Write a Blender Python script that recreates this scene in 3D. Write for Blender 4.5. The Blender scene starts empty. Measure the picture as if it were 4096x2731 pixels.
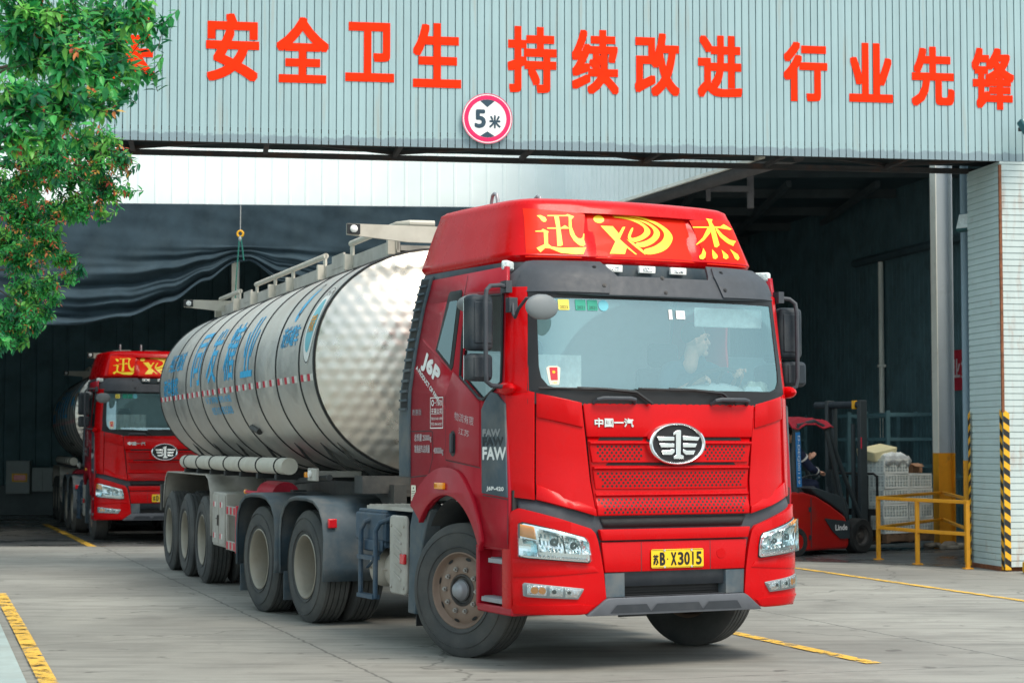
import bpy, bmesh, math, random
from mathutils import Vector, Matrix
R = math.radians
sc = bpy.context.scene
COL = sc.collection
random.seed(7)

# ------------------------------------------------------------------ camera, sky, sun, exposure
cam = bpy.data.cameras.new('camera'); camo = bpy.data.objects.new('camera', cam); COL.objects.link(camo)
camo.location = (0, 0, 1.6576); camo.rotation_euler = (R(90 + 3.1084), 0, 0)
cam.sensor_width = 36; cam.lens = 67.42; cam.clip_start = 0.1; cam.clip_end = 2000
cam.dof.use_dof = True; cam.dof.focus_distance = 15.5; cam.dof.aperture_fstop = 4.5
sc.camera = camo
world = bpy.data.worlds.new('World'); sc.world = world; world.use_nodes = True
wn = world.node_tree
sky = wn.nodes.new('ShaderNodeTexSky'); sky.sky_type = 'NISHITA'; sky.sun_disc = False
sky.sun_elevation = R(54); sky.sun_rotation = R(136); sky.air_density = 1.0; sky.dust_density = 4.0; sky.ozone_density = 1.0
_mx = wn.nodes.new('ShaderNodeMix'); _mx.data_type = 'RGBA'; _mx.inputs[0].default_value = .55; _mx.inputs[7].default_value = (5.0, 6.25, 6.35, 1)   # thin overcast veil over the blue
wn.links.new(sky.outputs[0], _mx.inputs[6]); wn.links.new(_mx.outputs[2], wn.nodes['Background'].inputs[0])
wn.nodes['Background'].inputs[1].default_value = 0.125
sun = bpy.data.lights.new('sun', 'SUN'); suno = bpy.data.objects.new('sun', sun); COL.objects.link(suno)
sun.energy = 1.5; sun.angle = R(24); sun.color = (1, .90, .78)
_d = Vector((math.sin(R(136)) * math.cos(R(54)), math.cos(R(136)) * math.cos(R(54)), math.sin(R(54))))
suno.rotation_euler = _d.to_track_quat('Z', 'Y').to_euler(); suno.location = (0, 0, 40)
sc.view_settings.view_transform = 'Standard'; sc.view_settings.look = 'None'
sc.view_settings.exposure = 0.90; sc.view_settings.gamma = 1
sc.cycles.max_bounces = 10; sc.cycles.transparent_max_bounces = 16
sc.cycles.use_denoising = True

# ------------------------------------------------------------------ materials
M = {}
def pm(name, col, rough=.5, metal=0.0, coat=0.0, var=.12, vs=4.0, dirt=None, bump=None, trans=0.0, spec=.5, sc3=(1, 1, 1)):
    """procedural material: base colour with noise variation, optional patchy dirt and bump"""
    m = bpy.data.materials.new(name); m.use_nodes = True
    nt = m.node_tree; b = nt.nodes['Principled BSDF']; N = nt.nodes.new; L = nt.links.new
    tc = N('ShaderNodeTexCoord'); mp = N('ShaderNodeMapping'); mp.inputs['Scale'].default_value = sc3
    L(tc.outputs['Object'], mp.inputs['Vector']); vec = mp.outputs['Vector']
    def noise(s, det=5, rg=.6):
        n = N('ShaderNodeTexNoise'); n.inputs['Scale'].default_value = s; n.inputs['Detail'].default_value = det
        n.inputs['Roughness'].default_value = rg; L(vec, n.inputs['Vector']); return n.outputs['Fac']
    def mixc(f, a, c, mode='MIX'):
        x = N('ShaderNodeMix'); x.data_type = 'RGBA'; x.blend_type = mode
        for i, v in ((0, f), (6, a), (7, c)):
            if hasattr(v, 'is_linked'): L(v, x.inputs[i])
            else: x.inputs[i].default_value = v
        return x.outputs[2]
    def ramp(f, p0, p1, v0=0, v1=1):
        r = N('ShaderNodeMapRange'); L(f, r.inputs[0]); r.inputs[1].default_value = p0; r.inputs[2].default_value = p1
        r.inputs[3].default_value = v0; r.inputs[4].default_value = v1; return r.outputs[0]
    c = (*col, 1)
    out = mixc(ramp(noise(vs), .3, .7), tuple(x * (1 - var) for x in col) + (1,), tuple(min(1, x * (1 + var)) for x in col) + (1,))
    rg = ramp(noise(vs * 2.3), .3, .7, max(0, rough - .06), min(1, rough + .08))
    if dirt:
        dc, amt, ds, lo, hi = dirt
        f = ramp(noise(ds, 8, .65), lo, hi, 0, amt)
        out = mixc(f, out, (*dc, 1))
        a = N('ShaderNodeMath'); a.operation = 'ADD'; a.use_clamp = True
        q = N('ShaderNodeMath'); q.operation = 'MULTIPLY'; q.inputs[1].default_value = .35
        L(f, q.inputs[0]); L(q.outputs[0], a.inputs[0]); L(rg, a.inputs[1]); rg = a.outputs[0]
    L(out, b.inputs['Base Color']); L(rg, b.inputs['Roughness'])
    b.inputs['Metallic'].default_value = metal; b.inputs['Coat Weight'].default_value = coat
    b.inputs['Coat Roughness'].default_value = .08; b.inputs['Specular IOR Level'].default_value = spec
    if trans: b.inputs['Transmission Weight'].default_value = trans
    if bump:
        bp = N('ShaderNodeBump'); bp.inputs['Strength'].default_value = bump[1]; bp.inputs['Distance'].default_value = bump[2] if len(bump) > 2 else .01
        L(noise(bump[0], 8), bp.inputs['Height']); L(bp.outputs[0], b.inputs['Normal'])
    M[name] = m
    return m, nt, b, vec, noise, mixc, ramp

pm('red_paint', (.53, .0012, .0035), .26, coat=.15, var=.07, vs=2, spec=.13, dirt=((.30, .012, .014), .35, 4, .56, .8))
pm('film_red', (.80, .018, .003), .42, coat=.05, var=.05, vs=3, spec=.12)
pm('red_dusty_shaded', (.36, .003, .016), .42, coat=.12, spec=.25, var=.10, vs=2.5, dirt=((.30, .07, .08), .35, 2.2, .45, .85))  # dust over a base darkened to paint in the shade of the cab sides
pm('red_cloth', (.42, .012, .03), .8, var=.2, bump=(14, .5, .02))
pm('yellow_decal', (.95, .72, .03), .4, var=.03)
pm('white_decal', (.82, .82, .80), .5, var=.05)
pm('pale_decal', (.55, .45, .46), .6, var=.25, vs=30)
pm('blue_decal', (.03, .42, .76), .5, var=.12, vs=8)
pm('grey_decal', (.26, .27, .28), .5, var=.05)
pm('orange_decal', (.85, .40, .03), .5, var=.05)
pm('dark_plastic', (.040, .047, .058), .58, var=.12, vs=6, dirt=((.16, .15, .14), .25, 3, .5, .85), bump=(220, .10, .002))
pm('mid_plastic', (.022, .032, .042), .60, spec=.3, var=.10, vs=5, dirt=((.20, .19, .17), .35, 3, .48, .8), bump=(200, .10, .002))
pm('mirror_grey', (.17, .19, .20), .55, var=.08)
pm('rim_nut', (.34, .32, .30), .4, metal=.6, var=.2, dirt=((.2, .13, .09), .5, 9, .5, .8))
pm('fender_plastic', (.048, .076, .098), .62, var=.2, vs=3, dirt=((.24, .22, .19), .60, 2.5, .42, .75), bump=(120, .12, .003))
pm('black_plastic', (.008, .010, .012), .5, var=.1)
pm('chassis_black', (.014, .016, .018), .7, var=.3, dirt=((.10, .09, .07), .4, 3, .5, .8))
pm('chrome', (.88, .90, .91), .18, metal=1, var=.02)
pm('skid_grey', (.125, .135, .155), .45, metal=.2, var=.08, vs=8, bump=(300, .2, .001))
pm('satin_silver', (.30, .31, .33), .42, metal=.35, var=.08, vs=8, bump=(300, .2, .001))
pm('blue_steel', (.030, .065, .105), .5, var=.2, dirt=((.2, .18, .16), .5, 5, .5, .8))
pm('tyre_rubber', (.044, .048, .050), .82, var=.2, vs=5, dirt=((.17, .16, .14), .55, 3.0, .36, .8), bump=(60, .15, .004))
pm('tyre_tread', (.013, .015, .016), .85, var=.3, dirt=((.12, .11, .095), .35, 4.0, .4, .8))
pm('rim_front', (.235, .165, .125), .55, metal=.1, var=.2, vs=6, dirt=((.12, .09, .07), .7, 6, .45, .75))
pm('rim_rear', (.31, .285, .235), .5, metal=.25, var=.15, vs=5, dirt=((.22, .17, .12), .6, 5, .46, .75))
pm('hub_dark', (.06, .06, .06), .55, metal=.3, var=.3, dirt=((.2, .15, .11), .5, 8, .4, .8))
pm('trailer_grey', (.42, .40, .36), .55, var=.12, dirt=((.20, .17, .13), .6, 3, .45, .8))
pm('rim_disc_shaded', (.13, .115, .095), .6, var=.25)  # darker than the rim: shade of the deep dish put into the colour
pm('duct_grey', (.15, .145, .15), .5, var=.15)
pm('trailer_dark', (.040, .042, .042), .6, var=.2, dirt=((.2, .18, .15), .5, 3, .45, .8))
pm('hose_pipe', (.52, .49, .42), .55, var=.08, dirt=((.25, .21, .16), .45, 3, .5, .8))
pm('air_tank', (.50, .45, .38), .5, var=.1, dirt=((.2, .17, .14), .5, 4, .45, .8))
pm('amber', (.95, .33, .01), .2, coat=.6, var=.08)
pm('red_lens', (.62, .012, .02), .2, coat=.6, var=.05)
pm('tape_red', (.60, .02, .05), .4, var=.12, vs=20)
pm('tape_white', (.75, .74, .70), .4, var=.1, vs=20)
pm('plate_yellow', (.85, .55, .01), .42, var=.04)
pm('ink', (.006, .006, .008), .5, var=.05)
pm('mesh_black', (.010, .011, .013), .6, var=.3, bump=(160, .8, .006))
pm('lamp_chrome', (.93, .96, .96), .10, metal=1, var=.10, vs=20, bump=(34, 1.0, .03))
pm('interior_grey', (.52, .60, .61), .8, var=.1)
pm('interior_dark', (.02, .022, .025), .6, var=.1)
pm('seat_fabric', (.05, .055, .065), .9, var=.2, vs=12)
pm('pale_panel', (.86, .88, .84), .9, var=.14, vs=14, bump=(10, .5, .02))
pm('paper', (.80, .80, .78), .8, var=.03)
pm('paper_orange', (.75, .28, .05), .8, var=.05)
pm('rag', (.42, .46, .38), .95, var=.2, vs=25, bump=(30, 1, .02))
pm('tissue', (.70, .80, .80), .95, var=.1, bump=(30, 1, .02))
pm('skin', (.62, .33, .22), .55, var=.08, vs=12)
pm('hair', (.010, .009, .009), .6, var=.3)
pm('teal_shirt', (.006, .045, .075), .85, var=.15, vs=10)
pm('navy_shirt', (.010, .018, .050), .85, var=.2, vs=10)
pm('sticker_green', (.02, .32, .22), .5, var=.1)
pm('sticker_yellow', (.80, .66, .10), .5, var=.1)
pm('cyan_decal', (.15, .50, .60), .5, var=.1)
pm('cream_decal', (.80, .76, .62), .5, var=.05)
# setting
pm('sign_red', (.95, .032, .002), .65, spec=.1, var=.07, vs=6, dirt=((.45, .02, .02), .6, 9, .68, .8))
pm('white_wall', (.88, .97, .96), .5, var=.05, vs=1.2, dirt=((.55, .62, .60), .25, 1.5, .6, .9))
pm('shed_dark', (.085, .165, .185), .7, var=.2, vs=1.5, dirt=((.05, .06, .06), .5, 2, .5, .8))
pm('shed_roof', (.05, .09, .105), .8, var=.2, vs=1)
pm('shed_beam', (.075, .10, .108), .6, var=.2, vs=2)
pm('tarp', (.037, .060, .077), .95, var=.25, vs=2, bump=(25, .3, .006), spec=.12, dirt=((.09, .12, .13), .3, 1.5, .5, .8))
pm('truss_steel', (.040, .040, .042), .65, var=.25, dirt=((.16, .07, .035), .6, 3, .5, .75))
pm('clad_white', (.52, .66, .66), .5, var=.06, vs=3, dirt=((.30, .17, .10), .55, 2.6, .60, .82))
pm('clad_rust', (.50, .58, .57), .5, var=.06, vs=3, dirt=((.33, .13, .05), .7, 2.2, .52, .80), sc3=(4, 4, .8))
pm('rust', (.20, .07, .03), .8, var=.4, vs=9)
pm('post_yellow', (.78, .34, .012), .5, var=.07, vs=5, dirt=((.30, .14, .05), .6, 6, .58, .8))
pm('hazard_black', (.012, .013, .014), .5, var=.1)
pm('hazard_yellow', (.82, .42, .01), .5, var=.06)
pm('column_grey', (.36, .42, .46), .5, var=.06, vs=2, dirt=((.13, .14, .14), .5, 2, .55, .8))
pm('column_light', (.78, .78, .70), .5, var=.08, vs=3, dirt=((.32, .16, .08), .6, 5, .6, .8))
pm('post_blue', (.26, .38, .46), .5, var=.06)
pm('rack_teal', (.075, .16, .18), .6, var=.2)
pm('sign_white', (.86, .86, .86), .4, var=.02)
pm('sign_ring', (.72, .006, .11), .4, var=.04)
pm('sign_ink', (.020, .055, .085), .45, var=.05)
pm('fork_red', (.42, .008, .005), .38, coat=.3, var=.12, vs=3, dirt=((.10, .04, .03), .6, 4, .52, .75))
pm('fork_grey', (.030, .042, .048), .55, var=.15)
pm('crate_white', (.84, .88, .84), .5, var=.06)
pm('crate_inner', (.60, .66, .65), .6, var=.2, vs=9)
pm('cream_plastic', (.72, .66, .40), .5, var=.06)
pm('cardboard', (.42, .23, .13), .85, var=.1)
pm('wood', (.20, .12, .07), .8, var=.3, vs=6)
pm('wrap', (.68, .72, .72), .25, var=.12, vs=10, bump=(14, .8, .02))
pm('stone', (.30, .26, .21), .9, var=.3, vs=8, bump=(9, .8, .03))
pm('cabinet', (.26, .30, .30), .5, var=.1)
pm('flood_teal', (.010, .09, .105), .45, var=.1)
pm('rope_green', (.012, .15, .12), .8, var=.1)
pm('wire_grey', (.35, .36, .36), .5, var=.1)
pm('bark', (.07, .052, .036), .9, var=.3, vs=8, bump=(14, .8, .03))
pm('walk_paint', (.36, .44, .43), .75, var=.10, vs=2.5, dirt=((.28, .29, .27), .6, 1.6, .45, .8), bump=(60, .1, .004))

def line_paint():
    m, nt, b, vec, noise, mixc, ramp = pm('line_yellow', (.74, .44, .055), .7, var=.12, vs=3)
    tr = nt.nodes.new('ShaderNodeBsdfTransparent'); mx = nt.nodes.new('ShaderNodeMixShader')
    f = ramp(noise(5, 12, .8), .50, .58); nt.links.new(f, mx.inputs[0])
    nt.links.new(b.outputs[0], mx.inputs[1]); nt.links.new(tr.outputs[0], mx.inputs[2])
    nt.links.new(mx.outputs[0], nt.nodes['Material Output'].inputs[0])
line_paint()

def concrete(name, base, dark, lo, hi, rough, wet=False):
    m, nt, b, vec, noise, mixc, ramp = pm(name, base, rough, var=.10, vs=.7)
    N = nt.nodes.new; L = nt.links.new
    src = b.inputs['Base Color'].links[0].from_socket
    c = mixc(ramp(noise(.35, 6, .6), lo, hi, 0, .75), src, (*dark, 1))                 # broad grime
    mp = N('ShaderNodeMapping'); mp.inputs['Rotation'].default_value = (0, 0, R(12)); mp.inputs['Scale'].default_value = (.45, 3.2, 1)
    L(vec, mp.inputs[0])
    n2 = N('ShaderNodeTexNoise'); n2.inputs['Scale'].default_value = 1.6; n2.inputs['Detail'].default_value = 9; n2.inputs['Roughness'].default_value = .68
    L(mp.outputs[0], n2.inputs['Vector'])
    c = mixc(ramp(n2.outputs['Fac'], .46, .72, 0, .72), c, (*dark, 1))                 # tyre-swept streaks
    c = mixc(ramp(noise(40, 4, .7), .45, .75, 0, .22), c, tuple(x * .5 for x in base) + (1,))   # grit
    c = mixc(ramp(noise(2.1, 9, .72), .60, .68, 0, .30), c, tuple(min(1, x * 1.35) for x in base) + (1,))   # pale scuffs
    v = N('ShaderNodeTexVoronoi'); v.feature = 'DISTANCE_TO_EDGE'; v.inputs['Scale'].default_value = .16
    ad = N('ShaderNodeVectorMath'); ad.operation = 'ADD'
    nn = N('ShaderNodeTexNoise'); nn.inputs['Scale'].default_value = 1.4; nn.inputs['Detail'].default_value = 8; L(vec, nn.inputs['Vector'])
    ml = N('ShaderNodeVectorMath'); ml.operation = 'SCALE'; ml.inputs['Scale'].default_value = .9
    L(nn.outputs['Color'], ml.inputs[0]); L(vec, ad.inputs[0]); L(ml.outputs[0], ad.inputs[1]); L(ad.outputs[0], v.inputs['Vector'])
    c = mixc(ramp(v.outputs['Distance'], .0, .0035, .6, 0), c, tuple(x * .25 for x in dark) + (1,))   # hairline cracks
    def joint(ang, off, gap, wd):
        m2 = N('ShaderNodeMapping'); m2.inputs['Rotation'].default_value = (0, 0, R(ang)); m2.inputs['Location'].default_value = (off, 0, 0); L(vec, m2.inputs[0])
        s = N('ShaderNodeSeparateXYZ'); L(m2.outputs[0], s.inputs[0]); a = N('ShaderNodeMath'); a.operation = 'MULTIPLY_ADD'; a.inputs[1].default_value = .12; L(n2.outputs['Fac'], a.inputs[0]); L(s.outputs[0], a.inputs[2])
        p = N('ShaderNodeMath'); p.operation = 'PINGPONG'; p.inputs[1].default_value = gap / 2; L(a.outputs[0], p.inputs[0]); return ramp(p.outputs[0], wd, wd * 2.2, .75, 0)
    if not wet:
        c = mixc(ramp(noise(1.05, 9, .7), .50, .64, 0, .42), c, (.15, .145, .13, 1)); c = mixc(ramp(noise(.22, 4, .5), .50, .66, 0, .35), c, (.10, .10, .095, 1))   # stains, damp patches
        c = mixc(joint(-18, 1.55, 5.0, .007), c, (.07, .07, .065, 1)); c = mixc(joint(72, .7, 6.0, .006), c, (.08, .08, .075, 1))   # slab joints
        c = mixc(ramp(noise(3.4, 3, .5), .66, .72, 0, .6), c, (.06, .055, .05, 1))                                        # oil drips
    L(c, b.inputs['Base Color'])
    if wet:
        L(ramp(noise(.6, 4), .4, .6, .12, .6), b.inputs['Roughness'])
    bp = N('ShaderNodeBump'); bp.inputs['Strength'].default_value = .25; bp.inputs['Distance'].default_value = .006
    L(noise(30, 8, .7), bp.inputs['Height']); L(bp.outputs[0], b.inputs['Normal'])
concrete('concrete', (.345, .34, .305), (.115, .11, .10), .36, .70, .72)
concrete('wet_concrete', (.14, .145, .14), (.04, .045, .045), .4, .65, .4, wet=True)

def glass(name, tint, refl, rough=.0):
    m = bpy.data.materials.new(name); m.use_nodes = True; nt = m.node_tree; nt.nodes.remove(nt.nodes['Principled BSDF'])
    t = nt.nodes.new('ShaderNodeBsdfTransparent'); t.inputs[0].default_value = (*tint, 1)
    g = nt.nodes.new('ShaderNodeBsdfGlossy'); g.inputs['Roughness'].default_value = rough; g.inputs['Color'].default_value = (.72, .96, 1, 1)
    fr = nt.nodes.new('ShaderNodeLayerWeight'); fr.inputs[0].default_value = .35
    mr = nt.nodes.new('ShaderNodeMapRange'); mr.inputs[3].default_value = refl; mr.inputs[4].default_value = .95
    nt.links.new(fr.outputs['Fresnel'], mr.inputs[0])
    mx = nt.nodes.new('ShaderNodeMixShader'); nt.links.new(mr.outputs[0], mx.inputs[0])
    nt.links.new(t.outputs[0], mx.inputs[1]); nt.links.new(g.outputs[0], mx.inputs[2])
    nt.links.new(mx.outputs[0], nt.nodes['Material Output'].inputs[0]); M[name] = m
def dusty_sky_glass():
    # tinted glass with a dust film, sky reflection painted in as its cyan, thinner inside the two wiper sweeps
    glass('windscreen_glass', (.84, .98, .98), .19)
    m = M['windscreen_glass']; nt = m.node_tree; out = nt.nodes['Material Output']; src = out.inputs[0].links[0].from_socket
    df = nt.nodes.new('ShaderNodeBsdfDiffuse'); df.inputs[0].default_value = (.50, .93, 1.0, 1)
    tc = nt.nodes.new('ShaderNodeTexCoord'); prev = None
    for cy in (-.20, .55):
        d = nt.nodes.new('ShaderNodeVectorMath'); d.operation = 'DISTANCE'; d.inputs[1].default_value = (1.33, cy, 1.95); nt.links.new(tc.outputs['Object'], d.inputs[0])
        r = nt.nodes.new('ShaderNodeMapRange'); r.inputs[1].default_value = .78; r.inputs[2].default_value = .79; r.inputs[3].default_value = .07; r.inputs[4].default_value = .14; nt.links.new(d.outputs['Value'], r.inputs[0])
        if prev is None: prev = r.outputs[0]
        else:
            mn = nt.nodes.new('ShaderNodeMath'); mn.operation = 'MINIMUM'; nt.links.new(prev, mn.inputs[0]); nt.links.new(r.outputs[0], mn.inputs[1]); prev = mn.outputs[0]
    mx = nt.nodes.new('ShaderNodeMixShader'); nt.links.new(prev, mx.inputs[0]); nt.links.new(src, mx.inputs[1]); nt.links.new(df.outputs[0], mx.inputs[2]); nt.links.new(mx.outputs[0], out.inputs[0])
dusty_sky_glass()
glass('window_glass', (.25, .33, .35), .10)
glass('lens_glass', (.93, .96, .96), .06)

def fascia_mat():
    m, nt, b, vec, noise, mixc, ramp = pm('fascia_mint', (.34, .485, .51), .48, var=.05, vs=1.2)
    N = nt.nodes.new; L = nt.links.new
    src = b.inputs['Base Color'].links[0].from_socket
    mp = N('ShaderNodeMapping'); mp.inputs['Scale'].default_value = (10.4, 1, .15); L(vec, mp.inputs[0])
    n = N('ShaderNodeTexNoise'); n.inputs['Scale'].default_value = 1; n.inputs['Detail'].default_value = 3; L(mp.outputs[0], n.inputs['Vector'])
    c = mixc(ramp(n.outputs['Fac'], .32, .72, 0, .62), src, (.27, .385, .41, 1))           # panel to panel tone, run-off streaks
    mp2 = N('ShaderNodeMapping'); mp2.inputs['Scale'].default_value = (7, 1, .6); L(vec, mp2.inputs[0])
    n3 = N('ShaderNodeTexNoise'); n3.inputs['Scale'].default_value = 1.3; n3.inputs['Detail'].default_value = 6; L(mp2.outputs[0], n3.inputs['Vector'])
    c = mixc(ramp(n3.outputs['Fac'], .58, .80, 0, .6), c, (.34, .30, .23, 1))           # faint rust runs
    # peeled grey-blue band along the bottom 15 cm with a torn edge
    sx = N('ShaderNodeSeparateXYZ'); L(vec, sx.inputs[0])
    e = N('ShaderNodeMath'); e.operation = 'MULTIPLY'; e.inputs[1].default_value = .22; L(noise(5, 6, .7), e.inputs[0])
    s = N('ShaderNodeMath'); s.operation = 'ADD'; L(sx.outputs[2], s.inputs[0]); L(e.outputs[0], s.inputs[1])
    c = mixc(ramp(s.outputs[0], 5.655, 5.675, .85, 0), c, (.20, .27, .31, 1))
    L(c, b.inputs['Base Color'])
fascia_mat()

def tank_mats():
    m, nt, b, vec, noise, mixc, ramp = pm('tank_steel', (.62, .61, .58), .40, metal=.86, var=.05, vs=1.5, dirt=((.50, .41, .32), .5, 1.2, .42, .8))  # brown of the dirt patches also paints in the reflected ground
    N = nt.nodes.new; L = nt.links.new
    mp = N('ShaderNodeMapping'); mp.inputs['Scale'].default_value = (3, 60, 60); L(vec, mp.inputs[0])
    n = N('ShaderNodeTexNoise'); n.inputs['Scale'].default_value = 1; n.inputs['Detail'].default_value = 4; L(mp.outputs[0], n.inputs['Vector'])
    bp = N('ShaderNodeBump'); bp.inputs['Strength'].default_value = .05; bp.inputs['Distance'].default_value = .01
    L(noise(1.6, 3), bp.inputs['Height']); L(bp.outputs[0], b.inputs['Normal'])
    m, nt, b, vec, noise, mixc, ramp = pm('tank_dimpled', (.68, .64, .575), .30, metal=.92, var=.05, vs=1.5, dirt=((.45, .36, .30), .4, 1.5, .45, .8))
    N = nt.nodes.new; L = nt.links.new
    sx = N('ShaderNodeSeparateXYZ'); L(vec, sx.inputs[0])
    def sn(sock, k, ph):
        a = N('ShaderNodeMath'); a.operation = 'MULTIPLY_ADD'; a.inputs[1].default_value = k; a.inputs[2].default_value = ph; L(sock, a.inputs[0])
        s_ = N('ShaderNodeMath'); s_.operation = 'SINE'; L(a.outputs[0], s_.inputs[0]); return s_.outputs[0]
    acc = None                                            # three crossed waves: staggered round dimples of the rolled sheet
    for ang in (90, 30, -30):
        d = N('ShaderNodeVectorMath'); d.operation = 'DOT_PRODUCT'; d.inputs[1].default_value = (0, math.cos(R(ang)), math.sin(R(ang)) * 1.1); L(vec, d.inputs[0])
        w_ = sn(d.outputs['Value'], 2 * math.pi / .118, math.pi / 2)
        if acc is None: acc = w_
        else:
            p = N('ShaderNodeMath'); p.operation = 'ADD'; L(acc, p.inputs[0]); L(w_, p.inputs[1]); acc = p.outputs[0]
    q = N('ShaderNodeMath'); q.operation = 'MULTIPLY_ADD'; q.inputs[1].default_value = .8; L(noise(6, 3), q.inputs[0]); L(p.outputs[0], q.inputs[2])
    bp = N('ShaderNodeBump'); bp.inputs['Strength'].default_value = .25; bp.inputs['Distance'].default_value = .0045
    L(q.outputs[0], bp.inputs['Height']); L(bp.outputs[0], b.inputs['Normal'])
tank_mats()

def leaf_mat():
    m = bpy.data.materials.new('leaf'); m.use_nodes = True; nt = m.node_tree; b = nt.nodes['Principled BSDF']
    a = nt.nodes.new('ShaderNodeAttribute'); a.attribute_name = 'leafcol'
    nt.links.new(a.outputs['Color'], b.inputs['Base Color']); b.inputs['Roughness'].default_value = .38
    t = nt.nodes.new('ShaderNodeBsdfTranslucent'); nt.links.new(a.outputs['Color'], t.inputs[0])
    mx = nt.nodes.new('ShaderNodeMixShader'); mx.inputs[0].default_value = .48
    nt.links.new(b.outputs[0], mx.inputs[1]); nt.links.new(t.outputs[0], mx.inputs[2])
    nt.links.new(mx.outputs[0], nt.nodes['Material Output'].inputs[0]); M['leaf'] = m
leaf_mat()

# ------------------------------------------------------------------ mesh helpers
class G:
    """gathers geometry in a bmesh; build() links it as ONE mesh object"""
    def __init__(s): s.bm = bmesh.new(); s.mi = 0
    def face(s, vs):
        try: f = s.bm.faces.new(vs)
        except ValueError: return None
        f.material_index = s.mi; return f
    def poly(s, pts): return s.face([s.bm.verts.new(p) for p in pts])
    def box(s, c, d, rz=0, mat=None):
        c = Vector(c); h = Vector(d) / 2; m = mat or Matrix.Rotation(rz, 3, 'Z')
        v = [s.bm.verts.new(c + m @ Vector((x * h.x, y * h.y, z * h.z))) for x in (-1, 1) for y in (-1, 1) for z in (-1, 1)]
        for q in ((0, 1, 3, 2), (4, 6, 7, 5), (0, 4, 5, 1), (2, 3, 7, 6), (0, 2, 6, 4), (1, 5, 7, 3)): s.face([v[i] for i in q])
        return s
    def rings(s, rings, closed=True, cap=True):
        vs = [[s.bm.verts.new(p) for p in r] for r in rings]; n = len(vs[0])
        for a, b in zip(vs, vs[1:]):
            for i in range(n if closed else n - 1): s.face((a[i], a[(i + 1) % n], b[(i + 1) % n], b[i]))
        if cap: s.face(vs[0][::-1]); s.face(vs[-1])
        return s
    def tube(s, path, r, n=8, cap=True):
        P = [Vector(p) for p in path]; rr = r if isinstance(r, (list, tuple)) else [r] * len(P); out = []; up = None
        for i, p in enumerate(P):
            t = (P[min(i + 1, len(P) - 1)] - P[max(i - 1, 0)]).normalized()
            if up is None: up = t.orthogonal().normalized()
            up = (up - t * up.dot(t)); up = up.normalized() if up.length > 1e-6 else t.orthogonal().normalized()
            w = t.cross(up)
            out.append([p + (up * math.cos(a) + w * math.sin(a)) * rr[i] for a in (2 * math.pi * k / n for k in range(n))])
        return s.rings(out, True, cap)
    def cyl(s, a, b, r, n=16): return s.tube([a, b], r, n)
    def lathe(s, prof, n=48, c=(0, 0, 0), cap=False):
        """profile (r, y) turned about the local Y axis"""
        c = Vector(c)
        return s.rings([[c + Vector((r * math.cos(2 * math.pi * k / n), y, r * math.sin(2 * math.pi * k / n))) for k in range(n)] for r, y in prof], True, cap)
    def ball(s, c, r, n=16, m=10, e=1):
        c = Vector(c); r = (r, r, r) if not isinstance(r, (tuple, list)) else r
        out = []
        for j in range(1, m):
            a = math.pi * j / m - math.pi / 2
            out.append([c + Vector((r[0] * math.cos(a) * math.cos(t), r[1] * math.cos(a) * math.sin(t), r[2] * math.sin(a))) for t in (2 * math.pi * k / n for k in range(n))])
        return s.rings(out)
    def prism(s, pts, f, h):
        """2-D outline mapped by f(u, v, w) and extruded from w=0 to w=h"""
        a = [s.bm.verts.new(f(u, v, 0)) for u, v in pts]; b = [s.bm.verts.new(f(u, v, h)) for u, v in pts]; n = len(pts)
        s.face(a[::-1]); s.face(b)
        for i in range(n): s.face((a[i], a[(i + 1) % n], b[(i + 1) % n], b[i]))
        return s
    def surf(s, polys, f, su=0, sv=0):
        """2-D outlines laid on the surface f(u, v); cut every su / sv so that they follow its curve"""
        t = bmesh.new()
        for p in polys:
            vs = [t.verts.new((u, v, 0)) for u, v in p]
            try: t.faces.new(vs)
            except ValueError: pass
        bmesh.ops.remove_doubles(t, verts=t.verts, dist=1e-6)
        if not t.verts: return s
        for ax, st in ((0, su), (1, sv)):
            if st:
                lo = min(v.co[ax] for v in t.verts); hi = max(v.co[ax] for v in t.verts); k = math.floor(lo / st) + 1
                while k * st < hi:
                    co = [0, 0, 0]; no = [0, 0, 0]; co[ax] = k * st; no[ax] = 1
                    bmesh.ops.bisect_plane(t, geom=t.verts[:] + t.edges[:] + t.faces[:], plane_co=co, plane_no=no, dist=1e-6); k += 1
        mp = {v: s.bm.verts.new(f(v.co.x, v.co.y)) for v in t.verts}
        for fc in t.faces:
            if fc.normal.z < 0: fc.normal_flip()
            s.face([mp[v] for v in fc.verts])
        t.free(); return s
    def flip(s):
        for v in s.bm.verts: v.co.y = -v.co.y
        bmesh.ops.reverse_faces(s.bm, faces=s.bm.faces[:]); return s
    def xf(s, m): bmesh.ops.transform(s.bm, matrix=m, verts=s.bm.verts[:]); return s
    def build(s, name, mat, parent=None, bevel=0, solid=0, ang=32, seg=2, recalc=False, loc=None):
        if recalc: bmesh.ops.recalc_face_normals(s.bm, faces=s.bm.faces[:])
        me = bpy.data.meshes.new(name); s.bm.to_mesh(me); s.bm.free()
        for mm in (mat if isinstance(mat, (list, tuple)) else [mat]): me.materials.append(M[mm])
        me.polygons.foreach_set('use_smooth', [True] * len(me.polygons)); me.set_sharp_from_angle(angle=R(ang))
        o = bpy.data.objects.new(name, me); COL.objects.link(o)
        if parent: o.parent = parent
        if loc: o.location = loc
        if solid:
            md = o.modifiers.new('solid', 'SOLIDIFY'); md.thickness = abs(solid); md.offset = -1 if solid > 0 else 1
        if bevel:
            md = o.modifiers.new('bevel', 'BEVEL'); md.width = bevel; md.segments = seg; md.limit_method = 'ANGLE'; md.angle_limit = R(38)
        return o

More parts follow.
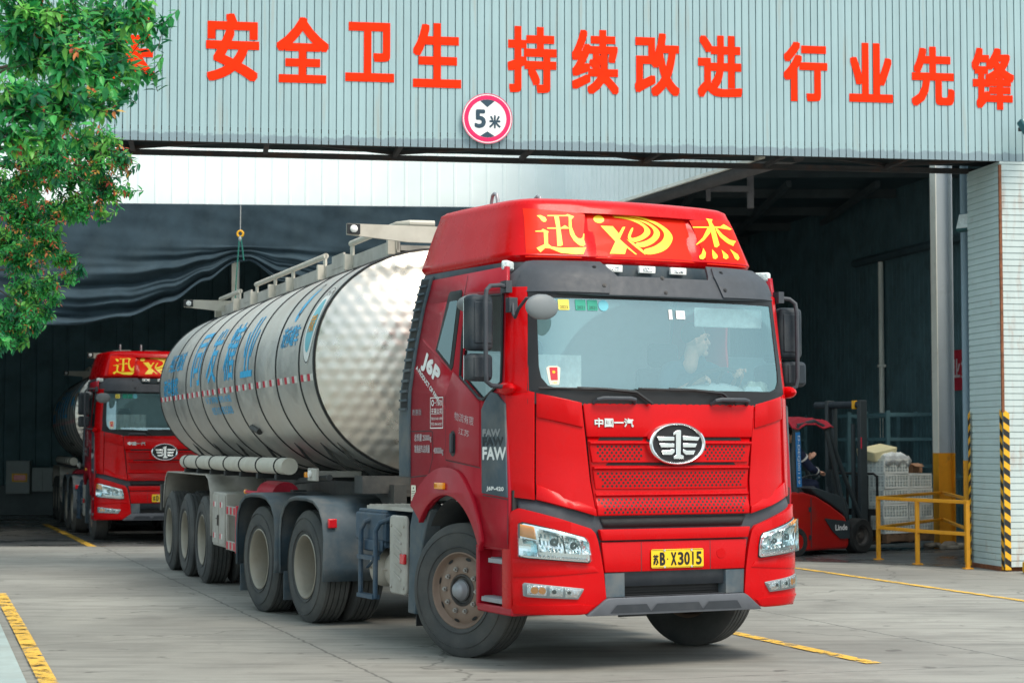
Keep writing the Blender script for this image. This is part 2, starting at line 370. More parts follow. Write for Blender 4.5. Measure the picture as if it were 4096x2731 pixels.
_tc = {}
def text2d(body, box=None, bold=0):
    """outlines (triangles) of a text fitted in box (x0, y0, x1, y1)"""
    if body not in _tc:
        cu = bpy.data.curves.new('lettering', 'FONT'); cu.body = body; cu.size = 1; cu.resolution_u = 3
        o = bpy.data.objects.new('lettering', cu); COL.objects.link(o)
        dg = bpy.context.evaluated_depsgraph_get(); dg.update()
        me = bpy.data.meshes.new_from_object(o.evaluated_get(dg))
        V = [v.co.copy() for v in me.vertices]; _tc[body] = [[(V[i].x, V[i].y) for i in p.vertices] for p in me.polygons]
        bpy.data.objects.remove(o); bpy.data.curves.remove(cu); bpy.data.meshes.remove(me)
    P = _tc[body]
    if not box or not P: return P
    xs = [p[0] for q in P for p in q]; ys = [p[1] for q in P for p in q]
    x0, x1, y0, y1 = min(xs), max(xs), min(ys), max(ys)
    kx = (box[2] - box[0] - 2 * bold) / (x1 - x0); ky = (box[3] - box[1] - 2 * bold) / (y1 - y0)
    return [[(box[0] + bold + (x - x0) * kx, box[1] + bold + (y - y0) * ky) for x, y in q] for q in P]
def bolded(g, polys, b, f, step=.0003, su=0, sv=0, n=8):
    """heavier strokes: shifted copies, each a hair in front of the last; f(u, v, w)"""
    for k in range(n + 1):
        dx, dy = (0, 0) if k == n else (b * math.cos(2 * math.pi * k / n), b * math.sin(2 * math.pi * k / n))
        g.surf([[(u + dx, v + dy) for u, v in q] for q in polys], lambda u, v, k=k: f(u, v, step * k), su, sv)
    return g
def empty(name, label, cat, loc=(0, 0, 0), rz=0, group=None):
    o = bpy.data.objects.new(name, None); COL.objects.link(o); o.location = loc; o.rotation_euler = (0, 0, rz); o.empty_display_size = .3
    return tag(o, label, cat, group)
def tag(o, label, cat=None, group=None, kind=None):
    if label: o['label'] = label
    if cat: o['category'] = cat
    if group: o['group'] = group
    if kind: o['kind'] = kind
    return o
def struct(o): o['kind'] = 'structure'; return o
def copy_tree(o, parent=None, mp=None):
    mp = {} if mp is None else mp
    c = o.copy(); COL.objects.link(c); c.parent = parent; mp[o] = c
    for ch in list(o.children): copy_tree(ch, c, mp)
    return c, mp
def rrect(x0, y0, x1, y1, r, n=4):
    out = []
    for cx, cy, a in ((x1 - r, y0 + r, -90), (x1 - r, y1 - r, 0), (x0 + r, y1 - r, 90), (x0 + r, y0 + r, 180)):
        out += [(cx + r * math.cos(R(a + 90 * k / n)), cy + r * math.sin(R(a + 90 * k / n))) for k in range(n + 1)]
    return out
def chaikin(P, k=1):
    for _ in range(k): P = [q for a, b in zip(P, P[1:] + P[:1]) for q in ((a[0] * .75 + b[0] * .25, a[1] * .75 + b[1] * .25), (a[0] * .25 + b[0] * .75, a[1] * .25 + b[1] * .75))]
    return P
def circ(cx, cy, rx, ry=None, n=24):
    return [(cx + rx * math.cos(2 * math.pi * k / n), cy + (ry or rx) * math.sin(2 * math.pi * k / n)) for k in range(n)]
def ringpoly(g, f, cx, cy, r0, r1, n=32, ry=1.0):
    g.surf([[(cx + r0 * math.cos(a), cy + ry * r0 * math.sin(a)), (cx + r1 * math.cos(a), cy + ry * r1 * math.sin(a)), (cx + r1 * math.cos(b), cy + ry * r1 * math.sin(b)), (cx + r0 * math.cos(b), cy + ry * r0 * math.sin(b))]
            for a, b in ((2 * math.pi * k / n, 2 * math.pi * (k + 1) / n) for k in range(n))], f)
# fairing lettering, outlines in metres across (y) and up (z) the fairing front
GLYPH_A = [[(-0.853,3.413),(-0.823,3.417),(-0.792,3.401),(-0.784,3.38),(-0.796,3.364),(-0.814,3.363),(-0.826,3.374),(-0.837,3.396)],[(-0.888,3.289),(-0.842,3.294),(-0.827,3.307),(-0.786,3.287),(-0.796,3.272),(-0.81,3.188),(-0.84,3.182),(-0.833,3.229),(-0.826,3.283),(-0.888,3.282)],[(-0.905,3.153),(-0.839,3.184),(-0.81,3.188),(-0.787,3.167),(-0.715,3.159),(-0.511,3.17),(-0.526,3.15),(-0.546,3.115),(-0.614,3.111),(-0.723,3.118),(-0.799,3.151),(-0.839,3.154),(-0.881,3.119)],[(-0.771,3.418),(-0.627,3.423),(-0.61,3.432),(-0.562,3.414),(-0.59,3.388),(-0.598,3.33),(-0.584,3.264),(-0.565,3.241),(-0.542,3.238),(-0.528,3.248),(-0.514,3.279),(-0.507,3.278),(-0.519,3.229),(-0.516,3.192),(-0.533,3.177),(-0.563,3.181),(-0.603,3.217),(-0.624,3.272),(-0.621,3.338),(-0.606,3.414),(-0.774,3.409)],[(-0.793,3.318),(-0.685,3.321),(-0.65,3.342),(-0.62,3.318),(-0.626,3.314),(-0.794,3.308)],[(-0.721,3.411),(-0.685,3.41),(-0.689,3.336),(-0.697,3.181),(-0.718,3.172),(-0.742,3.173),(-0.722,3.316)]]
GLYPH_B = [[(0.486,3.386),(0.783,3.408),(0.83,3.432),(0.916,3.397),(0.883,3.388),(0.765,3.394),(0.484,3.377)],[(0.65,3.467),(0.72,3.464),(0.7,3.439),(0.716,3.4),(0.725,3.25),(0.69,3.228),(0.666,3.231),(0.664,3.397),(0.663,3.441)],[(0.636,3.385),(0.673,3.383),(0.656,3.347),(0.57,3.278),(0.482,3.234),(0.479,3.239),(0.565,3.302)],[(0.725,3.396),(0.748,3.383),(0.787,3.342),(0.853,3.303),(0.929,3.297),(0.899,3.277),(0.876,3.252),(0.816,3.271),(0.753,3.315),(0.725,3.367)],[(0.547,3.214),(0.563,3.177),(0.546,3.137),(0.516,3.119),(0.488,3.123),(0.485,3.143),(0.516,3.164)],[(0.636,3.21),(0.678,3.164),(0.676,3.145),(0.649,3.129),(0.624,3.134),(0.625,3.161)],[(0.735,3.211),(0.792,3.171),(0.791,3.149),(0.761,3.134),(0.733,3.144),(0.74,3.168)],[(0.829,3.223),(0.907,3.184),(0.914,3.155),(0.889,3.134),(0.861,3.147),(0.852,3.18)]]
LOGO = [[(-0.303,3.399),(-0.309,3.389),(-0.319,3.382),(-0.331,3.376),(-0.345,3.373),(-0.359,3.373),(-0.372,3.377),(-0.382,3.383),(-0.389,3.391),(-0.392,3.4),(-0.39,3.41),(-0.383,3.42),(-0.373,3.427),(-0.361,3.433),(-0.346,3.436),(-0.332,3.436),(-0.32,3.432),(-0.31,3.426),(-0.303,3.418),(-0.301,3.408)],[(-0.343,3.352),(-0.239,3.353),(-0.198,3.296),(-0.156,3.35),(-0.131,3.353),(-0.2,3.251),(-0.086,3.131),(-0.1,3.129),(-0.158,3.182),(-0.191,3.13),(-0.321,3.127),(-0.242,3.229)],[(-0.141,3.254),(-0.081,3.348),(-0.055,3.35),(-0.115,3.258),(-0.042,3.273),(0.017,3.304),(0.04,3.338),(0.021,3.371),(-0.055,3.405),(-0.153,3.422),(-0.213,3.423),(-0.212,3.429),(-0.141,3.428),(-0.05,3.422),(0.026,3.395),(0.081,3.355),(0.09,3.317),(0.054,3.282),(-0.017,3.245),(-0.082,3.228)],[(-0.081,3.224),(0.002,3.236),(0.085,3.274),(0.123,3.319),(0.109,3.361),(0.038,3.4),(-0.08,3.426),(-0.223,3.431),(-0.221,3.437),(-0.048,3.43),(0.071,3.407),(0.157,3.359),(0.178,3.317),(0.147,3.268),(0.072,3.217),(-0.035,3.185)],[(-0.026,3.173),(0.089,3.201),(0.176,3.25),(0.214,3.3),(0.204,3.347),(0.123,3.4),(-0.015,3.435),(-0.22,3.441),(-0.218,3.448),(-0.042,3.449),(0.13,3.422),(0.246,3.364),(0.291,3.305),(0.276,3.256),(0.218,3.196),(0.121,3.151),(-0.011,3.128)],[(-0.141,3.252),(-0.083,3.226),(-0.035,3.183),(-0.024,3.172),(-0.011,3.128),(-0.08,3.191)]]
# ------------------------------------------------------------------ truck: front surfaces x = f(y, z)
FR = [(.38, 1.40, .0, .28, 1.22), (.50, 1.43, 0, .28, 1.25), (1.20, 1.42, .02, .28, 1.25), (1.28, 1.40, .08, .25, 1.245), (2.05, 1.39, .10, .25, 1.245), (2.80, 1.27, .10, .20, 1.20)]
VI = [(2.76, 1.345, .16, .22, 1.19), (2.95, 1.26, .16, .22, 1.18), (3.06, 1.12, .16, .2, 1.15)]
FA = [(3.04, 1.00, .15, .14, 1.08, 22), (3.10, 1.02, .15, .14, 1.10, 22), (3.40, .91, .15, .14, 1.02, 22), (3.48, .87, .15, .14, .995, 22), (3.535, .845, .15, .14, .98, 22), (3.56, .80, .15, .14, .945, 22)]
FXR = {3.04: -.68, 3.10: -.70, 3.40: -.62, 3.48: -.59, 3.535: -.575, 3.56: -.54}
def lerp_row(tab, z):
    z = min(max(z, tab[0][0]), tab[-1][0])
    for a, b in zip(tab, tab[1:]):
        if z <= b[0]: break
    t = (z - a[0]) / (b[0] - a[0]); return [a[i] + (b[i] - a[i]) * t for i in range(len(a))]
def fx(tab, y, z):
    p = lerp_row(tab, z); q = min(abs(y) / p[4], 1.0); return p[1] - p[2] * q * q - p[3] * q ** (p[5] if len(p) > 5 else 8)
def nrm(tab, y, z):
    e = .004
    return Vector((1, -(fx(tab, y + e, z) - fx(tab, y - e, z)) / (2 * e), -(fx(tab, y, z + e) - fx(tab, y, z - e)) / (2 * e))).normalized()
def on(tab, off=0.0):
    """point of a front surface, moved off metres along its normal"""
    return lambda y, z, w=0: Vector((fx(tab, y, z), y, z)) + nrm(tab, y, z) * (off + w)
def side_y(z): return -(1.245 - max(0, z - 2.05) * .06)
def onside(off=0.0): return lambda x, z, w=0: Vector((x, side_y(z) - off - w, z))
def mirrored(P): return [(-y, z) for y, z in P][::-1]

def panel(name, polys, mat, parent, off=0.0, solid=.02, bevel=.006, tab=FR, su=.05, sv=.2, flip=False):
    g = G(); g.surf(polys, on(tab, off), su, sv)
    if flip: g.flip()
    return g.build(name, mat, parent, bevel=bevel, solid=solid)

WHEEL = {}
def wheel_meshes():
    """tyre, rim and hub shapes; outer face towards -Y, axle along Y"""
    def arc_prof(w, r):
        h = w / 2
        return [(.295, h - .012), (.315, h - .002), (.36, h + .006), (.42, h + .010), (.465, h + .003), (.495, h - .012), (.512, h - .022), (r, h - .034)]
    r = .525; w = .285; g = G()
    side = arc_prof(w, r); pr = [(a, -b) for a, b in side]
    hw = w / 2 - .034
    tread = []
    for gy in (-.075, -.026, .026, .075):
        tread += [(r + .002, gy - .006), (r - .013, gy - .004), (r - .013, gy + .004), (r + .002, gy + .006)]
    pr += tread + [(a, b) for a, b in side[::-1]]
    g.lathe(pr, 72)
    # raised sidewall rings and blocks of lettering-like moulding stay rings only
    for rr in (.335, .452): g.lathe([(rr - .002, -w / 2 - .004), (rr, -w / 2 - .0125), (rr + .002, -w / 2 - .004)], 72)
    WHEEL['tyre'] = g
    # steer-axle rim: shallow dish with hand holes, ten nuts
    g = G()
    g.lathe([(.296, -.128), (.300, -.136), (.290, -.140), (.280, -.128), (.274, -.105), (.262, -.092), (.248, -.098), (.225, -.112), (.19, -.118), (.15, -.118), (.128, -.112), (.122, -.085)], 60)
    g.lathe([(.296, .128), (.27, .10), (.26, -.08)], 48)
    g.mi = 1
    for k in range(8):
        a = 2 * math.pi * (k + .5) / 8; c = (.249 * math.cos(a), -.101, .246 * math.sin(a)); t = Vector((-math.sin(a), 0, math.cos(a))); q = Vector((math.cos(a), .30, math.sin(a))).normalized()
        g.poly([Vector(c) + t * .030 * math.cos(b) + q * .013 * math.sin(b) + Vector((0, -.0035, 0)) for b in (2 * math.pi * j / 12 for j in range(12))][::-1])
    g.mi = 2
    for k in range(10):
        a = 2 * math.pi * k / 10; x, z = .168 * math.cos(a), .168 * math.sin(a)
        g.cyl((x, -.116, z), (x, -.135, z), .021, 6); g.cyl((x, -.135, z), (x, -.152, z), .011, 8)
    WHEEL['rim_f'] = g
    g = G(); g.lathe([(.135, -.07), (.124, -.112), (.112, -.118), (.100, -.10), (.085, -.10), (.082, -.135)], 32)
    g.mi = 1; g.lathe([(.085, -.125), (.070, -.140), (.060, -.165), (.045, -.178), (.02, -.186), (.0005, -.187)], 24)
    WHEEL['hub_f'] = g
    # dual rim: deep dish, wide smooth well
    g = G(); g.lathe([(.296, -.132), (.303, -.141), (.292, -.146), (.284, -.136), (.274, -.11), (.266, -.07), (.258, -.02), (.250, .05), (.242, .085)], 60)
    g.mi = 1; g.lathe([(.242, .085), (.225, .098), (.19, .104), (.13, .106), (.11, .10)], 60); g.mi = 0
    g.lathe([(.296, .132), (.27, .12), (.262, .0)], 48)
    g.mi = 2
    for k in range(10):
        a = 2 * math.pi * k / 10; x, z = .168 * math.cos(a), .168 * math.sin(a); g.cyl((x, .108, z), (x, .075, z), .020, 6)
    WHEEL['rim_r'] = g
    g = G(); g.lathe([(.125, .12), (.118, .02), (.108, -.005), (.06, -.015), (.0005, -.017)], 28)
    WHEEL['hub_r'] = g
wheel_meshes()
def add_wheel(parent, x, y, kind, seed=0):
    """wheel = rim mesh with tyre and hub children; copies share the mesh data"""
    if 'o_' + kind not in WHEEL:
        rm = WHEEL['rim_' + kind].build('wheel', ['rim_front', 'black_plastic', 'rim_nut'] if kind == 'f' else ['rim_rear', 'rim_disc_shaded', 'hub_dark'], None)
        if 'o_t' not in WHEEL: WHEEL['o_t'] = WHEEL['tyre'].build('tyre', ['tyre_rubber'], None, ang=28); first = WHEEL['o_t']
        else: first = WHEEL['o_t'].copy(); COL.objects.link(first)
        first.parent = rm
        hb = WHEEL['hub_' + kind].build('hub', ['hub_dark', 'satin_silver'], rm)
        WHEEL['o_' + kind] = rm; o = rm
    else:
        o, _ = copy_tree(WHEEL['o_' + kind])
    o.parent = parent; o.location = (x, y, .525); o.rotation_euler = (0, R(37 * seed % 360), 0 if y < 0 else math.pi)
    if y >= 0: o.rotation_euler = (0, R(37 * seed % 360), math.pi)
    return o

# ------------------------------------------------------------------ truck builder
def build_truck():
    T = empty('tanker_truck', 'big red tractor truck pulling a polished steel tank trailer out of the gate', 'truck', group='red tanker trucks')
    P = lambda g, name, mat, **k: g.build(name, mat, T, **k)
    # ---- cab shell: sides with window openings, back, roof, floor, pillars
    arch = [(.02 + .69 * math.cos(R(a)), .58 + .69 * math.sin(R(a))) for a in range(124, 24, -8)]
    low = [(-.73, 1.19), (-.37, 1.19)] + arch + [(.66, .90), (1.10, .90), (1.115, 1.28), (1.045, 2.05), (1.03, 2.14)]
    hole = [(.985, 2.13), (.975, 2.30), (.935, 2.79), (.29, 2.81), (.24, 2.50), (.235, 2.20), (.60, 2.02), (.68, 2.005)]   # door window opening
    body_poly = [low + [(.985, 2.13), (.68, 2.005), (.60, 2.02), (.235, 2.20), (-.735, 2.20)],
                 [(-.735, 2.20), (.235, 2.20), (.24, 2.50), (.29, 2.81), (.29, 2.81), (-.60, 2.81)],
                 [(-.60, 2.81), (.935, 2.79), (.975, 2.83), (.955, 3.0), (-.56, 3.0)],
                 [(.985, 2.13), (1.03, 2.14), (1.0, 2.50), (.975, 2.83), (.935, 2.79), (.975, 2.30)]]
    for s in (0, 1):
        g = G()
        for q in body_poly: g.surf([q], onside(0), 0, .15)
        if s: g.flip()
        bmesh.ops.remove_doubles(g.bm, verts=g.bm.verts, dist=.0015)
        P(g, 'cab_side', 'red_dusty_shaded', solid=.03)
        # A pillar between window opening and windscreen
        pl = [(-1.2455, 2.05), (-1.12, 2.05), (-1.085, 2.84), (-1.199, 2.84)]
        g = G(); g.surf([pl], on(FR, .0), .02, .15)
        if s: g.flip()
        P(g, 'door_pillar', 'red_paint', solid=.03, bevel=.006)
    g = G(); g.surf([[(-1.2, 1.19), (1.2, 1.19), (1.2, 2.2), (1.15, 3.0), (-1.15, 3.0), (-1.2, 2.2)]], lambda y, z: Vector((-.715 + max(0, z - 2.2) * .18, y, z)), 0, .2)
    g.box((.05, 0, 2.99), (1.25, 2.2, .02)); g.box((.12, 0, 1.24), (1.6, 2.2, .05)); g.box((.55, 0, 1.55), (.02, 2.2, .6)); P(g, 'cab_shell', 'interior_grey')
    # pressed seam lines and crease of the door, wheel-arch flare
    for s in (0, 1):
        def side_part(name, polys, mat, off=.004, solid=.006, bevel=.002, su=0, sv=.15):
            g = G(); g.surf(polys, onside(off), su, sv)
            if s: g.flip()
            return P(g, name, mat, solid=solid, bevel=bevel)
        flare = [(.02 + (.93 - max(0, 75 - a) * .0034) * math.cos(R(a)), .56 + (.93 - max(0, 75 - a) * .0034) * math.sin(R(a))) for a in range(139, 24, -5)]
        inner = [(.02 + .69 * math.cos(R(a)), .58 + .69 * math.sin(R(a))) for a in range(24, 140, 5)]
        side_part('wheel_arch', [[(-.60, 1.13)] + flare + [(.665, .90)] + inner + [(-.50, 1.06)]], 'red_dusty_shaded', off=.030, solid=.05, bevel=.010)
        door = side_part('door', [[(-.01, 1.55), (.62, 1.50), (.62, 1.99), (.44, 2.085), (.10, 2.24), (-.01, 2.06)]], 'red_dusty_shaded', off=.010, solid=.014, bevel=.008)
        g = G(); g.surf([rrect(.085, 1.575, .185, 1.775, .045)], onside(.012), 0, 0); g.mi = 1
        g.prism(rrect(.115, 1.60, .155, 1.755, .018), onside(.012), .022)
        if s: g.flip()
        g.build('handle', ['black_plastic', 'dark_plastic'], door, bevel=.004, recalc=False)
        # dark corner panel ahead of the door
        cp = side_part('corner_panel', [[(.665, 1.30), (1.105, 1.275), (1.06, 1.97), (.93, 2.045), (.82, 2.065), (.72, 2.00), (.655, 1.93)]], 'fender_plastic', off=.012, solid=.02, bevel=.006)
        if not s:
            for k, (z0, z1, mt) in enumerate(((1.725, 1.785, 'grey_decal'), (1.655, 1.725, 'mid_plastic'), (1.55, 1.65, 'pale_decal'))):
                g = G(); bolded(g, text2d('FAW', (.69, z0, (1.0, 1.05, 1.10)[k], z1), .006), .006, onside(.0135), .0003); g.build('panel_lettering', ['grey_decal', 'mid_plastic', 'white_decal'][k], cp)
            g = G(); bolded(g, text2d('J6P-420', (.76, 1.315, 1.06, 1.355), .003), .003, onside(.0135)); g.build('panel_lettering', 'white_decal', cp)
        # small rear side window
        wn_ = side_part('side_window', [[(-.27, 2.42), (.06, 2.25), (.09, 2.28), (.185, 2.86), (.165, 2.88), (-.04, 2.88), (-.07, 2.86)]], 'black_plastic', off=.006, solid=.008, bevel=.002)
        g = G(); g.surf([[(-.225, 2.43), (.035, 2.295), (.115, 2.80), (-.03, 2.80)]], onside(.009), 0, .2)
        if s: g.flip()
        g.build('pane', 'window_glass', wn_)
        # door glass wound down, its upper edge still showing
        g = G(); g.surf([[(.25, 2.205), (.60, 2.03), (.68, 2.012), (.98, 2.135), (.955, 2.36), (.25, 2.40)]], onside(-.015), 0, .2)
        if s: g.flip()
        P(g, 'door_glass', 'window_glass')
        g = G(); g.tube([onside(.004)(x, z) for x, z in hole + hole[:1]], .012, 6)
        if s: g.flip()
        P(g, 'window_seal', 'black_plastic')
        side_part('side_indicator', [rrect(-.135, 1.315, .035, 1.368, .012)], 'amber', off=.055, solid=.03, bevel=.006)
        # air deflector with louvres behind the cab
        A = [(-.945, 1.40), (-.955, 1.80), (-.93, 2.10), (-.85, 2.45), (-.74, 2.78), (-.62, 3.03)]; B = [(-.735, 1.40), (-.735, 1.80), (-.725, 2.10), (-.65, 2.45), (-.54, 2.78), (-.40, 3.03)]
        df = side_part('air_deflector', [A[::-1] + B], 'fender_plastic', off=.018, solid=.05, bevel=.01)
        g = G()
        for k in range(14):
            t0 = .30 + k * .049
            def ab(t):
                i = min(int(t * 5), 4); f = t * 5 - i
                return [(a[0] + (b[0] - a[0]) * f, a[1] + (b[1] - a[1]) * f) for a, b in ((A[i], A[i + 1]), (B[i], B[i + 1]))]
            a0, b0 = ab(t0); a1, b1 = ab(t0 + .012)
            m = lambda p, q, t: (p[0] + (q[0] - p[0]) * t, p[1] + (q[1] - p[1]) * t)
            g.mi = 0; g.prism([m(a0, b0, .16), m(a0, b0, .86), m(a1, b1, .86), m(a1, b1, .16)], onside(.019), .018)
            a2, b2 = ab(t0 + .047); g.mi = 1
            g.surf([[m(a1, b1, .18), m(a1, b1, .84), m(a2, b2, .84), m(a2, b2, .18)]], onside(.0195))
        if s: g.flip()
        g.build('louvre', ['fender_plastic', 'chassis_black'], df)
    for fl in (False, True):
        g = G(); g.surf([[(-.72, 2.275), (-.02, 1.93), (-.02, 1.96), (-.71, 2.325)]], onside(.003)); g.surf([[(-.56, 2.505), (.06, 2.235), (.06, 2.25), (-.55, 2.535)]], onside(.003), 0, .1)
        if fl: g.flip()
        P(g, 'side_crease', 'red_dusty_shaded', solid=.012, bevel=.005)
    for fl in (False, True):
        for pl_ in ([(.275, 2.985), (.225, 2.83)], [(.195, 2.20), (-.022, 2.05), (-.022, 1.545)], [(-.73, 1.775), (-.30, 1.775), (-.28, 1.765), (-.28, 1.56), (-.36, 1.42), (-.73, 1.40)], [(-.02, 1.545), (.62, 1.49)], [(1.10, .93), (1.105, 1.27)], [(.67, 1.285), (1.10, 1.262)]):
            g = G()
            for a, b in zip(pl_, pl_[1:]):
                d = Vector((b[0] - a[0], b[1] - a[1])).normalized() * .0035; g.surf([[(a[0] + d.y, a[1] - d.x), (b[0] + d.y, b[1] - d.x), (b[0] - d.y, b[1] + d.x), (a[0] - d.y, a[1] + d.x)]], onside(.0022))
            if fl: g.flip()
            P(g, 'panel_seam', 'interior_dark')
    # writing on the near cab side
    def sidetext(body, box, mat, name='side_lettering', bold=0, rot=None, off=.0125):
        g = G(); pol = text2d(body, (0, 0, box[2] - box[0], box[3] - box[1]), bold)
        if rot is not None:
            ca, sa = math.cos(R(rot)), math.sin(R(rot)); pol = [[(u * ca - v * sa, u * sa + v * ca) for u, v in q] for q in pol]
        pol = [[(u + box[0], v + box[1]) for u, v in q] for q in pol]
        f = onside(off)
        (bolded(g, pol, bold, f) if bold else g.surf(pol, f)); return P(g, name, mat)
    sidetext('J6P', (-.56, 2.285, -.17, 2.455), 'white_decal', bold=.012, rot=-27, off=.0035)
    sidetext('A PRODUCT OF FAW', (-.655, 2.285, -.09, 2.325), 'white_decal', bold=.002, rot=-30, off=.0035)
    sidetext('总质量 25000kg', (-.645, 1.685, -.30, 1.755), 'pale_decal', off=.0035, bold=.001)
    sidetext('准拖挂车总质量', (-.645, 1.60, -.33, 1.665), 'pale_decal', off=.0035, bold=.001)
    sidetext('40000kg', (-.255, 1.58, -.06, 1.645), 'pale_decal', off=.0035, bold=.001)
    sidetext('质惠版', (-.69, 1.905, -.50, 1.955), 'satin_silver', name='side_badge', off=.006)
    sidetext('物流有限', (.16, 1.86, .52, 1.925), 'pale_decal', off=.0115, rot=-8)
    sidetext('江苏', (.24, 1.75, .44, 1.80), 'pale_decal', off=.0115, rot=-8)
    g = G(); f = onside(.004); x0, x1, z0, z1 = -.325, -.07, 1.795, 2.045
    g.surf([[(x0, z0), (x1, z0), (x1, z0 + .008), (x0, z0 + .008)], [(x0, z1 - .008), (x1, z1 - .008), (x1, z1), (x0, z1)]], f)
    g.surf([[(x0, z0 + .008), (x0 + .008, z0 + .008), (x0 + .008, z1 - .008), (x0, z1 - .008)], [(x1 - .008, z0 + .008), (x1, z0 + .008), (x1, z1 - .008), (x1 - .008, z1 - .008)]], f)
    for body, a, b in (('一汽解放', 1.975, 2.025), ('无锡众邦', 1.905, 1.958), ('热线:0510-82115078', 1.862, 1.888), ('手机:13861641837', 1.818, 1.845)):
        g.surf(text2d(body, (x0 + (.08 if a > 1.97 else .02), a, x1 - .02, b)), f)
    ringpoly(g, f, x0 + .05, 2.0, .016, .026, 16)
    P(g, 'dealer_sticker', 'white_decal')
    g = G(); g.surf([rrect(-.71, 1.205, -.615, 1.335, .008)], onside(.004)); g.mi = 1
    g.surf([[(-.70, z), (-.63, z), (-.63, z + .004), (-.70, z + .004)] for z in (1.225, 1.24, 1.255, 1.27, 1.285)] + [[(-.675, 1.305), (-.65, 1.305), (-.6625, 1.325)]], onside(.005)); P(g, 'notice_sticker', ['cream_decal', 'ink'])

    # ---- front: dark base, hood panels, grille, bumper
    panel('front_base', [[(-1.215, .62), (1.215, .62), (1.215, 1.30), (-1.215, 1.30)]], 'dark_plastic', T, off=-.035, solid=.02, bevel=0)
    panel('front_base', [[(-1.19, 1.28), (1.19, 1.28), (1.19, 2.06), (-1.19, 2.06)]], 'interior_dark', T, off=-.045, solid=.02, bevel=0)
    for fl in (False, True):
        panel('front_corner', [[(-1.2445, 1.285), (-1.102, 1.262), (-1.089, 2.05), (-1.2, 2.085), (-1.2445, 2.11)]], 'red_paint', T, su=.02, solid=.03, bevel=.008, flip=fl)
        panel('front_panel', [[(-1.092, 1.268), (-.672, 1.145), (-.757, 1.975), (-1.081, 2.045)]], 'red_paint', T, off=-.012, solid=.02, bevel=.004, flip=fl)
        panel('front_panel', [[(-1.081, 2.047), (-.757, 1.977), (-.752, 1.79), (-1.08, 1.865)]], 'red_paint', T, off=.002, solid=.016, bevel=.010, flip=fl)
        panel('front_panel', [[(-1.094, 1.263), (-.670, 1.141), (-.676, 1.195), (-1.084, 1.373)]], 'red_paint', T, off=.004, solid=.018, bevel=.012, flip=fl)
    hood = panel('hood', [[(-.750, 1.977), (-.722, 1.722), (.722, 1.722), (.750, 1.977)]], 'red_paint', T, solid=.02, bevel=.008)
    g = G(); bolded(g, text2d('中国一汽', (-.665, 1.795, -.345, 1.862), .003), .003, on(FR, .002), .001)
    g.build('badge', 'chrome', hood)
    panel('grille_frame', [[(-.665, 1.15), (.665, 1.15), (.712, 1.722), (-.712, 1.722)]], 'red_paint', T, off=-.018, solid=.012, bevel=0)
    bars = ((1.692, 1.535, .708, .680), (1.507, 1.336, .680, .660), (1.309, 1.142, .668, .662))
    for k, (zt, zb, yt, yb) in enumerate(bars):
        bar = panel('grille_bar', [[(-yb, zb), (yb, zb), (yt, zt), (-yt, zt)]], 'red_paint', T, off=.0, solid=.03, bevel=.012, sv=.02)
        g = G(); g.surf([[(-yb + .035, zb + .018), (yb - .035, zb + .018), (yt - .045, zt - .04), (-yt + .045, zt - .04)]], on(FR, -.001), .06)
        pan = g  # perforated lower face is drawn by dark holes
        g2 = G()
        for r_ in range(5):
            z = zb + .024 + r_ * .0235
            for c in range(-18, 19):
                y = (c + .5 * (r_ % 2)) * .0375
                lim = yb - .060 + r_ * .012
                if abs(y) > lim or (k == 0 and abs(y) < .268): continue
                g2.surf([circ(y, z, .0098, n=9)], on(FR, .0012))
        g2.build('perforation', 'ink', bar); pan.bm.free()
        # lip along the top of the bar, and the dark slot above it
        g = G()
        for y in [(-yt + .004) + (2 * yt - .008) * i / 24 for i in range(25)]: pass
        g.rings([[on(FR, o)(y, zt - dz) for o, dz in ((.0, .0), (.018, .006), (.020, .016), (.002, .030))] for y in [(-yt + .006) + (2 * yt - .012) * i / 24 for i in range(25)]], True, True)
        g.build('bar_lip', 'red_paint', bar, recalc=True)
    for za, zb, ya in ((1.697, 1.722, .63), (1.512, 1.532, .57), (1.313, 1.333, .565)):
        for sg in (-1, 1):
            if za > 1.6: pl = [(sg * .26, za), (sg * ya, za), (sg * (ya - .02), zb), (sg * .25, zb)]
            else: pl = [(0, za), (sg * ya, za), (sg * (ya - .02), zb), (0, zb)]
            panel('grille_slot', [pl if sg > 0 else pl[::-1]], 'mesh_black', T, off=-.0165, solid=0, bevel=0)
    panel('lower_grille', [[(-.60, 1.055), (.60, 1.055), (.635, 1.13), (-.635, 1.13)]], 'mesh_black', T, off=-.024, solid=.004, bevel=0)
    # ---- emblem: chrome oval, dark field, chrome mark
    eo = lambda u, v, w=0: Vector((1.425 + w, .005 + u * .247, 1.672 + v * .160))
    g = G(); out = []
    for r_, w in ((.86, .0), (.87, .018), (.93, .026), (.985, .018), (1.0, -.03)): out.append([eo(r_ * math.cos(a), r_ * math.sin(a), w) for a in (2 * math.pi * k / 48 for k in range(48))])
    g.rings(out, True, False); em = P(g, 'emblem', 'chrome', ang=50)
    g = G(); g.surf([circ(0, 0, .875, n=48)], lambda u, v: eo(u, v, .004)); g.build('emblem_field', 'ink', em)
    g = G(); px = lambda pts: [((x - 1575) / 147, -(y - 1343) / 113) for x, y in pts][::-1]
